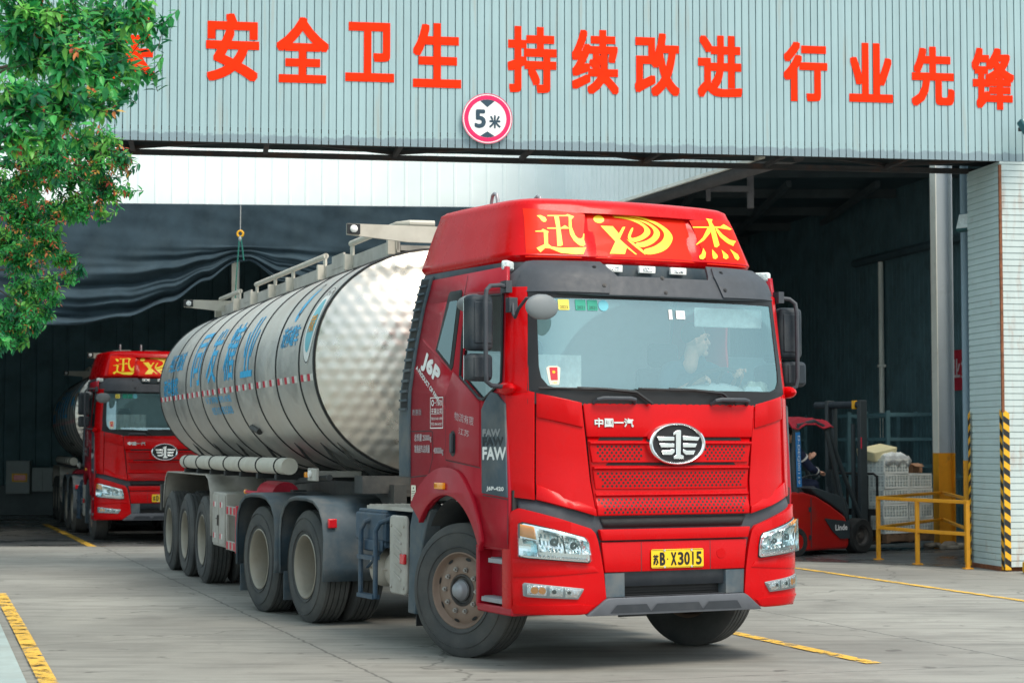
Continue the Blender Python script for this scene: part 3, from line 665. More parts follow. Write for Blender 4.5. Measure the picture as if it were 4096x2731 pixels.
    wings = [[(1565, 1275), (1590, 1268), (1594, 1275), (1591, 1400), (1607, 1405), (1607, 1422), (1555, 1422), (1555, 1408), (1568, 1403), (1566, 1292), (1553, 1300), (1553, 1285)],
             [(1468, 1305), (1559, 1305), (1559, 1327), (1478, 1327)], [(1480, 1340), (1559, 1340), (1559, 1362), (1490, 1362)], [(1492, 1378), (1530, 1378), (1545, 1370), (1560, 1370), (1560, 1388), (1545, 1401), (1500, 1401)],
             [(1603, 1300), (1692, 1307), (1682, 1327), (1603, 1324)], [(1603, 1339), (1678, 1341), (1668, 1362), (1603, 1362)], [(1603, 1370), (1622, 1378), (1668, 1378), (1658, 1400), (1618, 1401), (1603, 1388)]]
    for q in wings: g.prism(px(q), lambda u, v, w: eo(u, v, .004 + w), .014)
    g.build('emblem_mark', 'chrome', em, bevel=.003, recalc=True)
    # ---- bumper
    bc = [(-1.2475, 1.148), (-1.235, 1.180), (-1.208, 1.200), (-.96, 1.128), (-.717, 1.050), (-.682, 1.015), (-.664, .965), (-.64, .86), (-.618, .728), (-.600, .541), (-.64, .515), (-.748, .432), (-.80, .425), (-1.222, .430), (-1.238, .46)]
    for fl in (False, True):
        bp_ = panel('bumper_corner', [bc[::-1]], 'red_paint', T, solid=.05, bevel=.016, su=.025, sv=.1, flip=fl)
        # swept ridges that catch the light
        for q, o in (([(-1.236, .835), (-.70, .775), (-.665, .735), (-1.236, .70)], .006), ([(-1.222, .50), (-.83, .505), (-.70, .49), (-.76, .435), (-1.222, .437)], .007)):
            g = G(); g.surf([q[::-1]], on(FR, o), .03, .05)
            if fl: g.flip()
            g.build('bumper_ridge', 'red_paint', bp_, bevel=.010, solid=.014)
        # side return of the bumper corner
        g = G(); g.surf([[(.98, .46), (1.14, .44), (1.155, 1.13), (1.10, 1.16), (.98, 1.0)]], lambda x, z: Vector((x, -1.238, z)), 0, .1)
        if fl: g.flip()
        g.build('bumper_return', 'red_paint', bp_, bevel=.008, solid=.02)
        def fpan(name, polys, mat, par, off, solid=.01, bevel=.003, su=.03):
            g = G(); g.surf(polys, on(FR, off), su, .1)
            if fl: g.flip()
            return g.build(name, mat, par, solid=solid, bevel=bevel)
        H = [(-1.206, .848), (-1.17, .838), (-.745, .800), (-.727, .812), (-.735, .90), (-.752, .968), (-.775, .992), (-1.185, 1.102), (-1.205, 1.09)]
        def shrink(Q, d):
            cx = sum(p[0] for p in Q) / len(Q); cz = sum(p[1] for p in Q) / len(Q); kx = 1 - d / .24; kz = 1 - d / .13
            return [(cx + (y - cx) * kx, cz + (z - cz) * kz) for y, z in Q]
        hl = fpan('headlight', [H], 'black_plastic', T, .006, solid=.03, bevel=.006)
        fpan('headlight_trim', [shrink(H, .008)], 'chrome', hl, .010, solid=.004)
        def bowl(q, nu, nv, par):
            # faceted reflector: concave between its rim and its middle, cut into flutes
            g = G(); rr = []; a, b, c, d = q
            for j in range(nv + 1):
                row = []
                for i in range(nu + 1):
                    u, v = i / nu, j / nv; y = (a[0] * (1 - u) + b[0] * u) * (1 - v) + (d[0] * (1 - u) + c[0] * u) * v; z = (a[1] * (1 - u) + b[1] * u) * (1 - v) + (d[1] * (1 - u) + c[1] * u) * v
                    r_ = min(1, math.hypot(2 * u - 1, 2 * v - 1) / 1.1); o = .012 + .026 * r_ ** 1.7 + (.0035 if (i + (j // 3)) % 2 else 0); row.append(on(FR, o)(y, z))
                rr.append(row)
            g.rings(rr, False, False)
            if fl: g.flip()
            return g.build('reflector', 'chrome', par, ang=4)
        bowl(((-1.088, .893), (-.937, .878), (-.957, 1.014), (-1.103, 1.056)), 13, 10, hl)
        bowl(((-.925, .876), (-.812, .866), (-.83, .976), (-.945, 1.009)), 11, 9, hl)
        bowl(((-.805, .868), (-.742, .862), (-.757, .955), (-.822, .974)), 5, 8, hl)
        bowl(((-1.195, .862), (-1.098, .852), (-1.108, .965), (-1.194, .985)), 5, 7, hl)
        g = G()
        for (yy, zz, rr) in ((-1.00, .955, .040), (-.865, .928, .034)):
            c = on(FR, .016)(yy, zz); n_ = nrm(FR, yy, zz); u_ = n_.cross(Vector((0, 0, 1))).normalized(); v_ = u_.cross(n_)
            rs = []
            for r_, d in ((1.0, .004), (.93, .010), (.86, .006), (.6, .003), (.30, .003), (.26, .012), (.02, .016)):
                rs.append([c + (u_ * math.cos(a) + v_ * math.sin(a)) * rr * r_ + n_ * d for a in (2 * math.pi * k / 24 for k in range(24))])
            g.rings(rs, True, False)
        if fl: g.flip()
        g.build('lamp_bowl', 'chrome', hl, ang=25)
        g = G()
        for (yy, zz, rr) in ((-1.00, .955, .026), (-.865, .928, .022)): g.surf([circ(yy, zz, rr, n=16)], on(FR, .030))
        g.surf([[(-1.09, .885), (-1.075, .885), (-1.09, 1.045), (-1.10, 1.048)], [(-.937, .875), (-.925, .875), (-.945, 1.005), (-.957, 1.008)]], on(FR, .0345))
        if fl: g.flip()
        g.build('lamp_shadow', 'hub_dark', hl)
        fpan('indicator', [[(-1.192, 1.0), (-1.112, .975), (-1.122, 1.068), (-1.19, 1.086)]], 'amber', hl, .032, solid=.02)
        g = G()
        for k in range(14): g.ball(on(FR, .030)(-1.09 + k * .0255, .852 - k * .0022), .010, 8, 5)
        if fl: g.flip()
        g.build('running_light', 'chrome', hl)
        g = G(); g.surf([shrink(H, .006)], on(FR, .041), .03, .1)
        if fl: g.flip()
        g.build('lens', 'lens_glass', hl)
        Fg = [(-1.188, .566), (-1.165, .558), (-.83, .540), (-.79, .60), (-.783, .617), (-1.18, .662), (-1.19, .652)]
        fg = fpan('fog_light', [Fg], 'satin_silver', T, .008, solid=.03, bevel=.005)
        for nm, q, mt in (('fog_reflector', [(-1.165, .575), (-1.055, .568), (-1.055, .640), (-1.165, .650)], 'lamp_chrome'), ('fog_reflector', [(-1.035, .566), (-.945, .560), (-.945, .626), (-1.035, .636)], 'lamp_chrome'),
                          ('fog_reflector', [(-.93, .558), (-.842, .553), (-.805, .608), (-.93, .624)], 'lamp_chrome')):
            fpan(nm, [q], mt, fg, .011, solid=.002, bevel=0)
        g = G()
        for yy, zz in ((-1.125, .608), (-1.08, .606)): g.surf([circ(yy, zz, .022, .026, n=14)], on(FR, .0125))
        if fl: g.flip()
        g.build('fog_indicator', 'amber', fg)
        g = G(); g.surf([circ(-1.005, .598, .016, n=12), circ(-.90, .59, .014, n=12)], on(FR, .0125))
        if fl: g.flip()
        g.build('fog_bulb', 'hub_dark', fg)
        g = G(); g.surf([shrink(Fg, .004)], on(FR, .018), .03, .1)
        if fl: g.flip()
        g.build('fog_lens', 'lens_glass', fg)
    bcen = panel('bumper_centre', [[(-.605, .728), (.605, .728), (.632, .950), (-.632, .950)]], 'red_paint', T, off=-.004, solid=.03, bevel=.008)
    panel('bumper_lip', [[(-.634, .962), (.634, .962), (.655, 1.043), (-.655, 1.043)]], 'red_paint', T, off=.012, solid=.04, bevel=.018)
    g = G(); g.prism(circ(.395, .848, .040, n=24), on(FR, -.006), .005); g.build('tow_cap', 'red_paint', bcen, bevel=.002)
    g = G(); g.surf([[(-.302, .730), (-.297, .730), (-.297, .945), (-.302, .945)], [(.297, .730), (.302, .730), (.302, .945), (.297, .945)]], on(FR, -.0035)); g.build('seam', 'interior_dark', bcen)
    pf = on(FR, .004)
    g = G(); g.prism(rrect(-.222, .748, .232, .888, .012), pf, .006); pl = P(g, 'license_plate', 'plate_yellow', bevel=.002)
    g = G()
    bolded(g, text2d('苏', (-.208, .772, -.160, .850), .0025), .0025, on(FR, .011)); bolded(g, text2d('B', (-.150, .768, -.102, .866), .005), .005, on(FR, .011))
    g.surf([circ(-.083, .815, .006, n=10)], on(FR, .011))
    for ch, a in (('X', -.030), ('3', .031), ('0', .086), ('1', .137), ('5', .190)): bolded(g, text2d(ch, (a - (.025 if ch != '1' else .007), .768, a + (.025 if ch != '1' else .007), .866), .0035), .0035, on(FR, .011))
    g.surf([[(-.216, .753), (.226, .753), (.226, .756), (-.216, .756)], [(-.216, .880), (.226, .880), (.226, .883), (-.216, .883)]], on(FR, .011))
    g.build('plate_lettering', 'ink', pl)
    g = G()
    for yy in (-.11, .125):
        for zz in (.757, .879): c = on(FR, .010)(yy, zz); g.cyl(c, c + Vector((.006, 0, 0)), .009, 10)
    g.build('plate_screw', 'chrome', pl)
    # air intake with side blocks, mesh and skid plate
    panel('intake_mesh', [[(-.44, .545), (.44, .545), (.44, .722), (-.44, .722)]], 'mesh_black', T, off=-.09, solid=.004, bevel=0)
    g = G()
    for r_ in range(8):
        for c in range(-24, 25):
            y = (c + .5 * (r_ % 2)) * .0176; z = .556 + r_ * .0205
            if abs(y) < .43: g.surf([circ(y, z, .0078, n=6)], on(FR, -.0885))
    P(g, 'intake_holes', 'ink')
    for fl in (False, True):
        g = G(); g.surf([[(-.596, .545), (-.44, .545), (-.44, .722), (-.606, .722)]], on(FR, -.012), .05); g.poly([on(FR, o)(y, z) for o, y, z in ((-.012, -.44, .545), (-.09, -.42, .545), (-.09, -.42, .722), (-.012, -.44, .722))])
        if fl: g.flip()
        P(g, 'intake_block', 'fender_plastic')
    g = G(); g.surf([[(-.60, .540), (.60, .540), (.60, .56), (-.60, .56)]], lambda y, z: on(FR, -(z - .54) * 4.5)(y, .546), .05); P(g, 'intake_step', 'black_plastic')
    sk = [(-.755, .418), (.755, .418), (.735, .44), (.615, .525), (.59, .538), (-.59, .538), (-.615, .525), (-.735, .44)]
    skp = panel('skid_plate', [sk], 'skid_grey', T, off=.020, solid=.06, bevel=.012)
    g = G()
    for a, b in ((-.52, -.27), (-.18, .18), (.27, .52)): g.surf([[(a - .05, .435), (b + .05, .435), (b, .495), (a, .495)]], on(FR, .0215), .08)
    g.build('skid_recess', 'dark_plastic', skp, bevel=0)
    g = G(); g.box((.98, 0, .44), (.55, 2.0, .03)); g.box((1.06, -1.19, 1.20), (.14, .06, .26)); g.box((1.06, 1.19, 1.20), (.14, .06, .26)); P(g, 'underbody', 'chassis_black')

    # ---- windscreen, frit, wipers, handles
    ws = [(-1.115, 1.985), (-.75, 1.960), (.75, 1.960), (1.115, 1.985), (1.115, 2.12), (1.075, 2.80), (-1.075, 2.80), (-1.115, 2.12)]
    wsp = panel('windscreen', [ws], 'windscreen_glass', T, off=-.004, solid=0, bevel=0, su=.06, sv=.12)
    g = G(); f = on(FR, .0)
    g.surf([[(-1.13, 1.965), (1.13, 1.965), (1.13, 2.085), (.95, 2.075), (-.95, 2.075), (-1.13, 2.085)]], f, .06, .1)
    for sg in (-1, 1):
        q = [(sg * 1.13, 2.06), (sg * 1.08, 2.80), (sg * 1.03, 2.80), (sg * 1.05, 2.24), (sg * 1.04, 2.16), (sg * 1.00, 2.10), (sg * .92, 2.075)]
        g.surf([q], f, .03, .1)
    g.surf([[(-1.08, 2.755), (1.08, 2.755), (1.08, 2.82), (-1.08, 2.82)]], f, .06)
    g.build('windscreen_frit', 'ink', wsp)
    for o_ in (-.30, .45):
        wp = [(-.78 + o_ + .05, 2.055), (-.3 + o_, 2.05), (.03 + o_ + .06, 2.045)]
        g = G(); f = on(FR, .03)
        g.tube([f(y, z) for y, z in ((o_ - .76, 2.078), (o_ - .45, 2.072), (o_ - .10, 2.064))], .008, 6); g.tube([f(y, z) for y, z in ((o_ - .50, 2.082), (o_ - .28, 2.072), (o_ - .03, 2.052), (o_ + .10, 1.972))], [.006, .010, .014, .014], 6)
        P(g, 'wiper', 'black_plastic')
    for y0 in (-.67, .335):
        g = G(); f = on(FR, 0); g.tube([f(y0, 1.972), on(FR, .045)(y0 + .02, 1.998), on(FR, .055)(y0 + .06, 2.006), on(FR, .055)(y0 + .28, 2.006), on(FR, .045)(y0 + .32, 2.0), f(y0 + .34, 1.972)], [.012, .015, .017, .017, .015, .012], 8)
        P(g, 'grab_handle', 'dark_plastic')
    # stickers on the glass
    g = G(); f = on(FR, .001)
    g.surf([[(-.985, 2.105), (-.925, 2.105), (-.918, 2.13), (-.905, 2.23), (-.925, 2.245), (-.985, 2.245), (-1.003, 2.23), (-.992, 2.13)]], f); g.mi = 1
    g.surf([[(-.978, 2.14), (-.93, 2.14), (-.926, 2.235), (-.982, 2.235)]], on(FR, .002)); g.mi = 2
    g.surf(text2d('一等奖', (-.972, 2.115, -.936, 2.128)) + [circ(-.954, 2.20, .012, n=5)], on(FR, .003)); P(g, 'shield_sticker', ['cream_decal', 'red_lens', 'plate_yellow'])
    for y, mt, tx in ((-.885, 'sticker_yellow', '2023'), (-.755, 'sticker_green', '2021'), (-.66, 'sticker_green', '2021')):
        g = G(); g.surf([rrect(y, 2.665, y + .082, 2.745, .006)], on(FR, .001)); g.mi = 1; g.surf(text2d(tx, (y + .012, 2.675, y + .07, 2.698)), on(FR, .002)); P(g, 'inspection_sticker', [mt, 'ink'])
    g = G(); g.surf([circ(-.53, 2.705, .042, n=20)], on(FR, .001)); P(g, 'inspection_sticker', 'cyan_decal')
    g = G(); g.surf([rrect(.02, 2.615, .052, 2.69, .004), rrect(.085, 2.62, .165, 2.685, .004)], on(FR, .001)); g.mi = 1; g.surf([rrect(.118, 2.632, .158, 2.675, .003)], on(FR, .002)); P(g, 'toll_tag', ['paper', 'interior_grey'])
    # ---- sun visor, trim band, marker lights, fairing
    v = [(-1.185, 2.80), (-.60, 2.783), (.60, 2.783), (1.185, 2.80), (1.15, 2.94), (1.02, 3.045), (.97, 3.052), (.47, 3.052), (.40, 2.932), (-.40, 2.932), (-.47, 3.052), (-.97, 3.052), (-1.02, 3.045), (-1.15, 2.94)]
    vz = panel('sun_visor', [v], 'dark_plastic', T, off=.0, solid=.025, bevel=.010, tab=VI, su=.04, sv=.04)
    g = G()
    for y, z in ((-.56, 2.99), (-.53, 2.85), (.53, 2.85), (.56, 2.99), (-.02, 2.93), (-.02, 2.815)):
        g = G(); c = on(VI, .016 if abs(y) > .3 else .001)(y, z); n_ = nrm(VI, y, z); g.cyl(c, c + n_ * .004, .016, 12); g.cyl(c, c + n_ * .008, .008, 8); g.build('visor_screw', 'black_plastic', vz)
    for q in ([(-1.15, 2.80), (-.50, 2.79), (-.46, 2.955), (-.50, 3.03), (-.96, 3.035), (-1.08, 2.96)], [(1.15, 2.80), (1.08, 2.96), (.96, 3.035), (.50, 3.03), (.46, 2.955), (.50, 2.79)]):
        g = G(); g.surf([q], on(VI, .014), .04, .04); g.build('visor_bulge', 'dark_plastic', vz, bevel=.012, solid=.02)
    def outline(z, tab=FA, dx=0, dw=0, nf=40):
        p = lerp_row(tab, z); ks = sorted(FXR); zz = min(max(z, ks[0]), ks[-1])
        for a, b in zip(ks, ks[1:]):
            if zz <= b: break
        xr = FXR[a] + (FXR[b] - FXR[a]) * (zz - a) / (b - a); hw = p[4] + dw; pts = []
        for i in range(nf + 1):
            s_ = -1 + 2 * i / nf; y = math.copysign(abs(s_) ** .7, s_) * p[4]; pts.append(Vector((fx(tab, y, z) + dx, y * hw / p[4], z)))
        xe = pts[-1].x
        for i in range(1, 7): pts.append(Vector((xe + (xr + .06 - xe) * i / 6, hw + .09 * math.sin(math.pi / 2 * i / 6), z)))
        hr = hw + .09
        pts += [Vector((xr + .02, hr - .02, z)), Vector((xr, hr - .08, z)), Vector((xr, 0, z)), Vector((xr, -hr + .08, z)), Vector((xr + .02, -hr + .02, z))]
        for i in range(6, 0, -1): pts.append(Vector((xe + (xr + .06 - xe) * i / 6, -hw - .09 * math.sin(math.pi / 2 * i / 6), z)))
        return pts
    g = G(); rr = []
    for z, dx, dw in ((2.955, -.02, .0), (2.985, -.012, .004), (3.045, -.012, .004), (3.062, -.03, -.01)): rr.append([Vector((q.x, q.y, z)) for q in outline(3.05, dx=dx, dw=dw)])
    g.rings(rr); band = P(g, 'roof_trim', 'fender_plastic', ang=40)
    g = G(); rr = []
    zs = [3.045, 3.052, 3.07, 3.10] + [3.10 + .30 * i / 10 for i in range(1, 11)] + [3.425, 3.442, 3.448, 3.46, 3.48, 3.505, 3.535, 3.55, 3.56]
    for z in zs:
        r0 = outline(z)
        k = {3.045: .04, 3.052: .015, 3.07: .004}.get(z, 0)
        if k: r0 = [Vector((q.x - k * (1 if q.x > .3 else -1) * .6, q.y - math.copysign(min(k, abs(q.y)), q.y) * .6, q.z)) for q in r0]
        for q in r0:                      # recessed middle with a hood over it
            w = .50 - (3.47 - z) * .14
            if q.x > .5 and 3.07 < z < 3.445: q.x -= .034 * max(0, min(1, (w - abs(q.y)) / .03)) * min(1, (z - 3.07) / .15)
            if q.x > .5 and 3.445 <= z < 3.52: q.x += .014 * max(0, min(1, (w + .01 - abs(q.y)) / .03))
        rr.append(r0)
    r_top = [Vector((.10 + (q.x - .10) * .94, q.y * .94, 3.570)) for q in rr[-1]]; rr.append(r_top)
    rr.append([Vector((.10 + (q.x - .10) * .5, q.y * .5, 3.590)) for q in rr[-2]])
    g.rings(rr); fair = P(g, 'roof_fairing', 'red_paint', ang=42)
    g = G(); fq = [[(-.99, 3.085), (-.56, 3.085), (-.47, 3.44), (-.93, 3.475)], [(.56, 3.085), (.99, 3.085), (.93, 3.475), (.47, 3.44)], [(-.47, 3.085), (.47, 3.085), (.47, 3.435), (-.47, 3.435)]]
    g.surf(fq[:2], on(FA, .003), .04, .04)
    g.surf([[(-.445, 3.09), (.445, 3.09), (.485, 3.437), (-.485, 3.437)]], lambda y, z: on(FA, .003)(y, z) - Vector((.034 * min(1, max(0, (z - 3.07) / .15)), 0, 0)), .04, .04); g.build('fairing_film', 'film_red', fair)
    for pol, cx in ((GLYPH_A, 1), (GLYPH_B, 1)):
        g = G(); g.surf(pol, on(FA, .006), .03, .03); g.build('fairing_character', 'yellow_decal', fair)
    def onrec(y, z):
        p = on(FA, .006)(y, z); w = .50 - (3.47 - z) * .14; p.x -= .034 * max(0, min(1, (w - abs(y)) / .03)) * min(1, max(0, (z - 3.07) / .15)); return p
    g = G(); g.surf([q if i in (0, 1, 5) else chaikin(q, 2) for i, q in enumerate(LOGO)], onrec, .03, .03); g.build('fairing_logo', 'yellow_decal', fair)
    for y in (-.62, -.22):
        g = G(); g.tube([(-.50, y, 3.50), (-.50, y, 3.68), (-.48, y, 3.73), (-.44, y, 3.745), (-.40, y, 3.73), (-.38, y, 3.68), (-.38, y, 3.50)], .015, 8); g.build('roof_loop', 'satin_silver', fair)
    for y in (-.30, -.015, .27):
        c = Vector((fx(FA, y, 3.05) + .020, y, 3.013)); g = G(); g.box(c, (.03, .145, .056)); g.mi = 1; g.box(c + Vector((.012, 0, .002)), (.014, .085, .036)); g.build('marker_light', ['white_decal', 'lamp_chrome'], band, bevel=.006)
    for sg in (-1, 1):
        c = Vector((.87, sg * 1.135, 3.012)); g = G(); g.box(c, (.15, .06, .072), rz=sg * .75); g.build('marker_light', 'tissue', band, bevel=.015)
    # ---- mirrors
    def mirror(sgn, c1, c2, tilt):
        par = None
        for (c, d) in ((c1, (.13, .205, .415)), (c2, (.12, .205, .205))):
            g = G(); g.box((0, 0, 0), d); q = g.build('mirror', 'mid_plastic', T, bevel=.04, seg=3); q.location = c; q.rotation_euler = (0, 0, tilt)
            g = G(); g.box((d[0] / 2 + .003, 0, .0), (.012, d[1] * .72, d[2] * .74)); g.build('mirror_cap', 'mid_plastic', q, bevel=.012)
            g = G(); g.box((-d[0] / 2 - .002, 0, 0), (.006, d[1] * .86, d[2] * .9)); g.build('mirror_glass', 'chrome', q)
            par = par or q
        x, y = c1[0] + .10, c1[1]
        top = (1.0, sgn * 1.205, 2.84); bot = (1.07, sgn * 1.235, 2.09)
        g = G(); g.tube([top, (x - .02, y - sgn * .14, 2.845), (x, y - sgn * .05, 2.835), (x + .02, y - sgn * .01, 2.80), (x + .025, y, 2.72), (x + .03, y, 2.45), (x + .03, y, 2.20), (x + .02, y - sgn * .01, 2.13), (x, y - sgn * .06, 2.10), bot], .017, 10)
        g.box((1.0, sgn * 1.21, 2.84), (.10, .05, .09)); P(g, 'mirror_arm', 'dark_plastic')
    mirror(-1, (.99, -1.435, 2.565), (.99, -1.435, 2.235), .12)
    mirror(1, (.86, 1.40, 2.565), (.88, 1.43, 2.235), -.12)
    for sg in (-1, 1):
        g = G(); g.ball((1.06, sg * 1.24, 2.08), (.13, .05, .05), 12, 8); P(g, 'mirror_base', 'red_paint')
    g = G(); g.ball((.66, -1.33, 2.735), (.20, .10, .07), 18, 10); g.xf(Matrix.Identity(4)); P(g, 'kerb_mirror', 'mirror_grey')
    g = G(); g.ball((1.43, -1.13, 2.665), (.045, .135, .095), 20, 12); fm = P(g, 'front_mirror', 'mirror_grey')
    g = G(); g.tube([(1.09, -1.20, 2.72), (1.13, -1.215, 2.63), (1.18, -1.225, 2.60), (1.26, -1.235, 2.66), (1.36, -1.22, 2.73), (1.42, -1.18, 2.72)], .013, 8); g.box((1.07, -1.20, 2.70), (.07, .07, .11)); g.build('mirror_arm', 'dark_plastic', fm, bevel=.008)
    # ---- interior
    g = G(); g.surf([[(-1.09, -.60), (1.09, -.60), (1.09, 0), (-1.09, 0)]], lambda y, d: Vector((fx(FR, y, 2.05) - .05 + d, y, 2.045 + d * .04)), .08); g.box((.80, 0, 1.82), (.10, 2.1, .42)); g.ball((.86, .66, 2.06), (.20, .32, .10), 16, 8); P(g, 'dashboard', 'interior_grey')
    g = G(); c = Vector((.88, .66, 2.12)); ax = Matrix.Rotation(R(-38), 3, 'Y')
    g.tube([c + ax @ Vector((.225 * math.cos(a), .225 * math.sin(a), 0)) for a in (2 * math.pi * k / 28 for k in range(29))], .016, 8, cap=False)
    for a in (0, 2.2, 4.1): g.tube([c + ax @ Vector((0, 0, -.04)), c + ax @ Vector((.22 * math.cos(a), .22 * math.sin(a), 0))], .014, 6)
    g.ball(c + Vector((-.0, 0, -.03)), .055); g.tube([c + ax @ Vector((0, 0, -.04)), c + ax @ Vector((0, 0, -.35))], .03, 8); P(g, 'steering_wheel', 'interior_dark')
    for y in (-.62, .64):
        g = G(); g.box((.42, y, 1.62), (.52, .52, .16)); g.box((.17, y, 1.98), (.15, .50, .62)); g.box((.15, y, 2.40), (.11, .28, .20)); P(g, 'seat', 'seat_fabric', bevel=.05, seg=3)
    g = G(); rr = []
    for i in range(61):
        y = -1.05 + .85 * i / 60; rr.append([Vector((.30 + .012 * math.sin(i * .9), y, z)) for z in (1.95, 2.1, 2.25, 2.38)])
    g.rings(rr, False, False); P(g, 'pale_panel', 'pale_panel')  # pale sheet added to stand in for a bright reflection in the windscreen
    g = G(); g.box((1.03, .72, 2.66), (.02, .62, .15)); P(g, 'inner_visor', 'pale_panel', bevel=.02)
    # ---- steps, chassis, tanks
    for fl in (False, True):
        g = G()
        g.surf([[(.50, .44), (1.13, .44), (1.13, .90), (.50, .90)]], lambda x, z: Vector((x, -1.12, z)))
        g.box((.54, -1.10, .665), (.05, .27, .45)); g.box((.85, -1.10, .44), (.60, .28, .06)); g.box((1.09, -1.06, .665), (.06, .18, .45)); g.box((.80, -1.09, .895), (.62, .27, .03))
        if fl: g.flip()
        st = P(g, 'step_well', 'red_dusty_shaded', bevel=.012)
        for z, x0, x1 in ((.80, .74, 1.10), (.505, .62, 1.12)):
            g = G(); g.box(((x0 + x1) / 2, -1.175, z), (x1 - x0, .12, .035))
            for k in range(int((x1 - x0) / .03)): g.cyl((x0 + .02 + k * .03, -1.22, z + .019), (x0 + .02 + k * .03, -1.13, z + .019), .006, 6)
            if fl: g.flip()
            g.build('step', 'satin_silver', st, bevel=.006)
        # grey flank behind the front wheel and inner wheel housing
        g = G(); g.prism([(-.86, .28), (-.70, .28), (-.60, .75), (-.50, .98), (-.40, 1.14), (-.50, 1.19), (-.73, 1.19), (-.82, 1.0)], lambda x, z, w: Vector((x, -1.215 + w, z)), .14)
        if fl: g.flip()
        P(g, 'wheel_flank', 'fender_plastic', bevel=.012, recalc=True)
        g = G(); rr = []
        for a in range(150, 48, -10): rr.append([Vector((.02 + .66 * math.cos(R(a)), y, .58 + .66 * math.sin(R(a)))) for y in (-1.17, -.62)])
        g.rings(rr, False, False)
        if fl: g.flip()
        P(g, 'wheel_housing', 'chassis_black', solid=.01)
        g = G(); g.box((-.76, -.95, .33), (.012, .46, .30))
        if fl: g.flip()
        P(g, 'mud_flap', 'black_plastic')
        # perforated shield plate, batteries, ladder, air tanks, front face reflectors
        g = G(); g.prism(rrect(-1.235, .42, -.875, 1.075, .05), lambda x, z, w: Vector((x, -1.19 - w, z)), .035)
        if fl: g.flip()
        sh = P(g, 'heat_shield', 'trailer_grey', bevel=.012, recalc=True)
        g = G()
        for k in range(6):
            z = .55 + k * .075; g.prism([(-1.15, z + .05), (-1.13, z + .035), (-1.0, z - .015), (-.97, z - .012), (-.975, z + .005), (-1.13, z + .06)], lambda x, z, w: Vector((x, -1.226 - w, z)), .007)
        for x, z in ((-1.19, .48), (-.92, .48), (-1.19, .99), (-.92, .99)): g.cyl((x, -1.225, z), (x, -1.236, z), .014, 10)
        if fl: g.flip()
        g.build('shield_rib', 'trailer_grey', sh, bevel=.004, recalc=True)
        g = G(); g.box((-.90, -1.24, .72), (.09, .03, .085))
        if fl: g.flip()
        P(g, 'reflector', 'red_lens', bevel=.008)
        g = G(); g.box((-1.72, -1.0, .96), (.68, .42, .24)); g.box((-1.72, -1.0, 1.09), (.64, .38, .04)); g.box((-1.72, -1.0, .82), (.62, .40, .07)); g.box((-1.62, -1.215, .80), (.42, .03, .10))
        if fl: g.flip()
        P(g, 'battery_box', 'blue_steel', bevel=.02)
        for x in (-1.80, -1.46):
            g = G(); c = Vector((x, 0, .60)); prof = [(.001, -1.16), (.06, -1.155), (.12, -1.13), (.155, -1.09), (.168, -1.04), (.168, -.45)]
            g.lathe(prof, 28, c); g.cyl((x, -1.15, .60), (x, -1.20, .60), .012, 8)
            if fl: g.flip()
            P(g, 'air_tank', 'air_tank')
        g = G()
        for x in (-1.80, -1.46): g.tube([(x + .14, -1.12, 1.06), (x + .05, -1.24, 1.0), (x, -1.26, .93), (x, -1.26, .60), (x, -1.26, .36)], .022, 8)
        for z in (.37, .70): g.box((-1.63, -1.26, z), (.36, .07, .035))
        g.tube([(-1.80, -1.2, .60), (-1.46, -1.05, .92)], .014, 6)
        if fl: g.flip()
        P(g, 'ladder', 'blue_steel')
        # fenders over the drive axles
        for k, ax in enumerate((-3.3, -4.65)):
            pf_ = [(.60, .42), (.615, .55), (.625, .82), (.585, .98), (.49, 1.09), (.34, 1.155), (.15, 1.175), (-.15, 1.175), (-.34, 1.155), (-.49, 1.09), (-.585, .98), (-.625, .80), (-.61, .44)]
            g = G(); rr = []
            for y, sc_ in ((-1.262, .955), (-1.268, .985), (-1.25, 1.0), (-.58, 1.0)): rr.append([Vector((ax + x * sc_, y, .55 + (z - .55) * sc_)) for x, z in pf_])
            g.rings(rr, False, False)
            for xx in (-.3, .0, .3): pass
            if fl: g.flip()
            fd = P(g, 'rear_fender', 'fender_plastic', solid=.012, ang=50)
            g = G()
            for y in (-1.10, -.92, -.74): g.rings([[Vector((ax + x * r_, yy, .55 + (z - .55) * r_)) for yy, r_ in ((y - .03, 1.0), (y - .015, 1.012), (y + .015, 1.012), (y + .03, 1.0))] for x, z in pf_[2:-2]], False, False)
            g.box((ax - .605, -.95, .31), (.014, .56, .28))
            for q in range(6):
                for w_ in range(10): g.box((ax - .615, -1.19 + w_ * .052, .20 + q * .045), (.010, .030, .018))
            if fl: g.flip()
            g.build('fender_rib', 'black_plastic' if False else 'fender_plastic', fd)
        g = G(); g.box((-2.665, -1.20, .95), (.03, .085, .085)); 
        if fl: g.flip()
        P(g, 'reflector', 'red_lens', bevel=.008)
        # exhaust stack with bellows behind the cab
        g = G(); rr = []
        for i in range(29): rr.append((.055 if i % 2 else .075, 1.40 + i * .0135))
        g.rings([[Vector((-.90 + r_ * math.cos(a), -1.06 + r_ * math.sin(a), z)) for a in (2 * math.pi * k / 16 for k in range(16))] for r_, z in rr]); g.box((-.90, -1.06, 1.27), (.15, .16, .26)); g.tube([(-.90, -1.06, 1.15), (-.90, -1.06, .80)], .03, 8)
        if fl: g.flip()
        P(g, 'intake_pipe', 'chassis_black')
    for sg in (-1, 1):
        g = G(); g.box((-2.6, sg * .42, .86), (7.0, .08, .28)); P(g, 'chassis_rail', 'chassis_black')
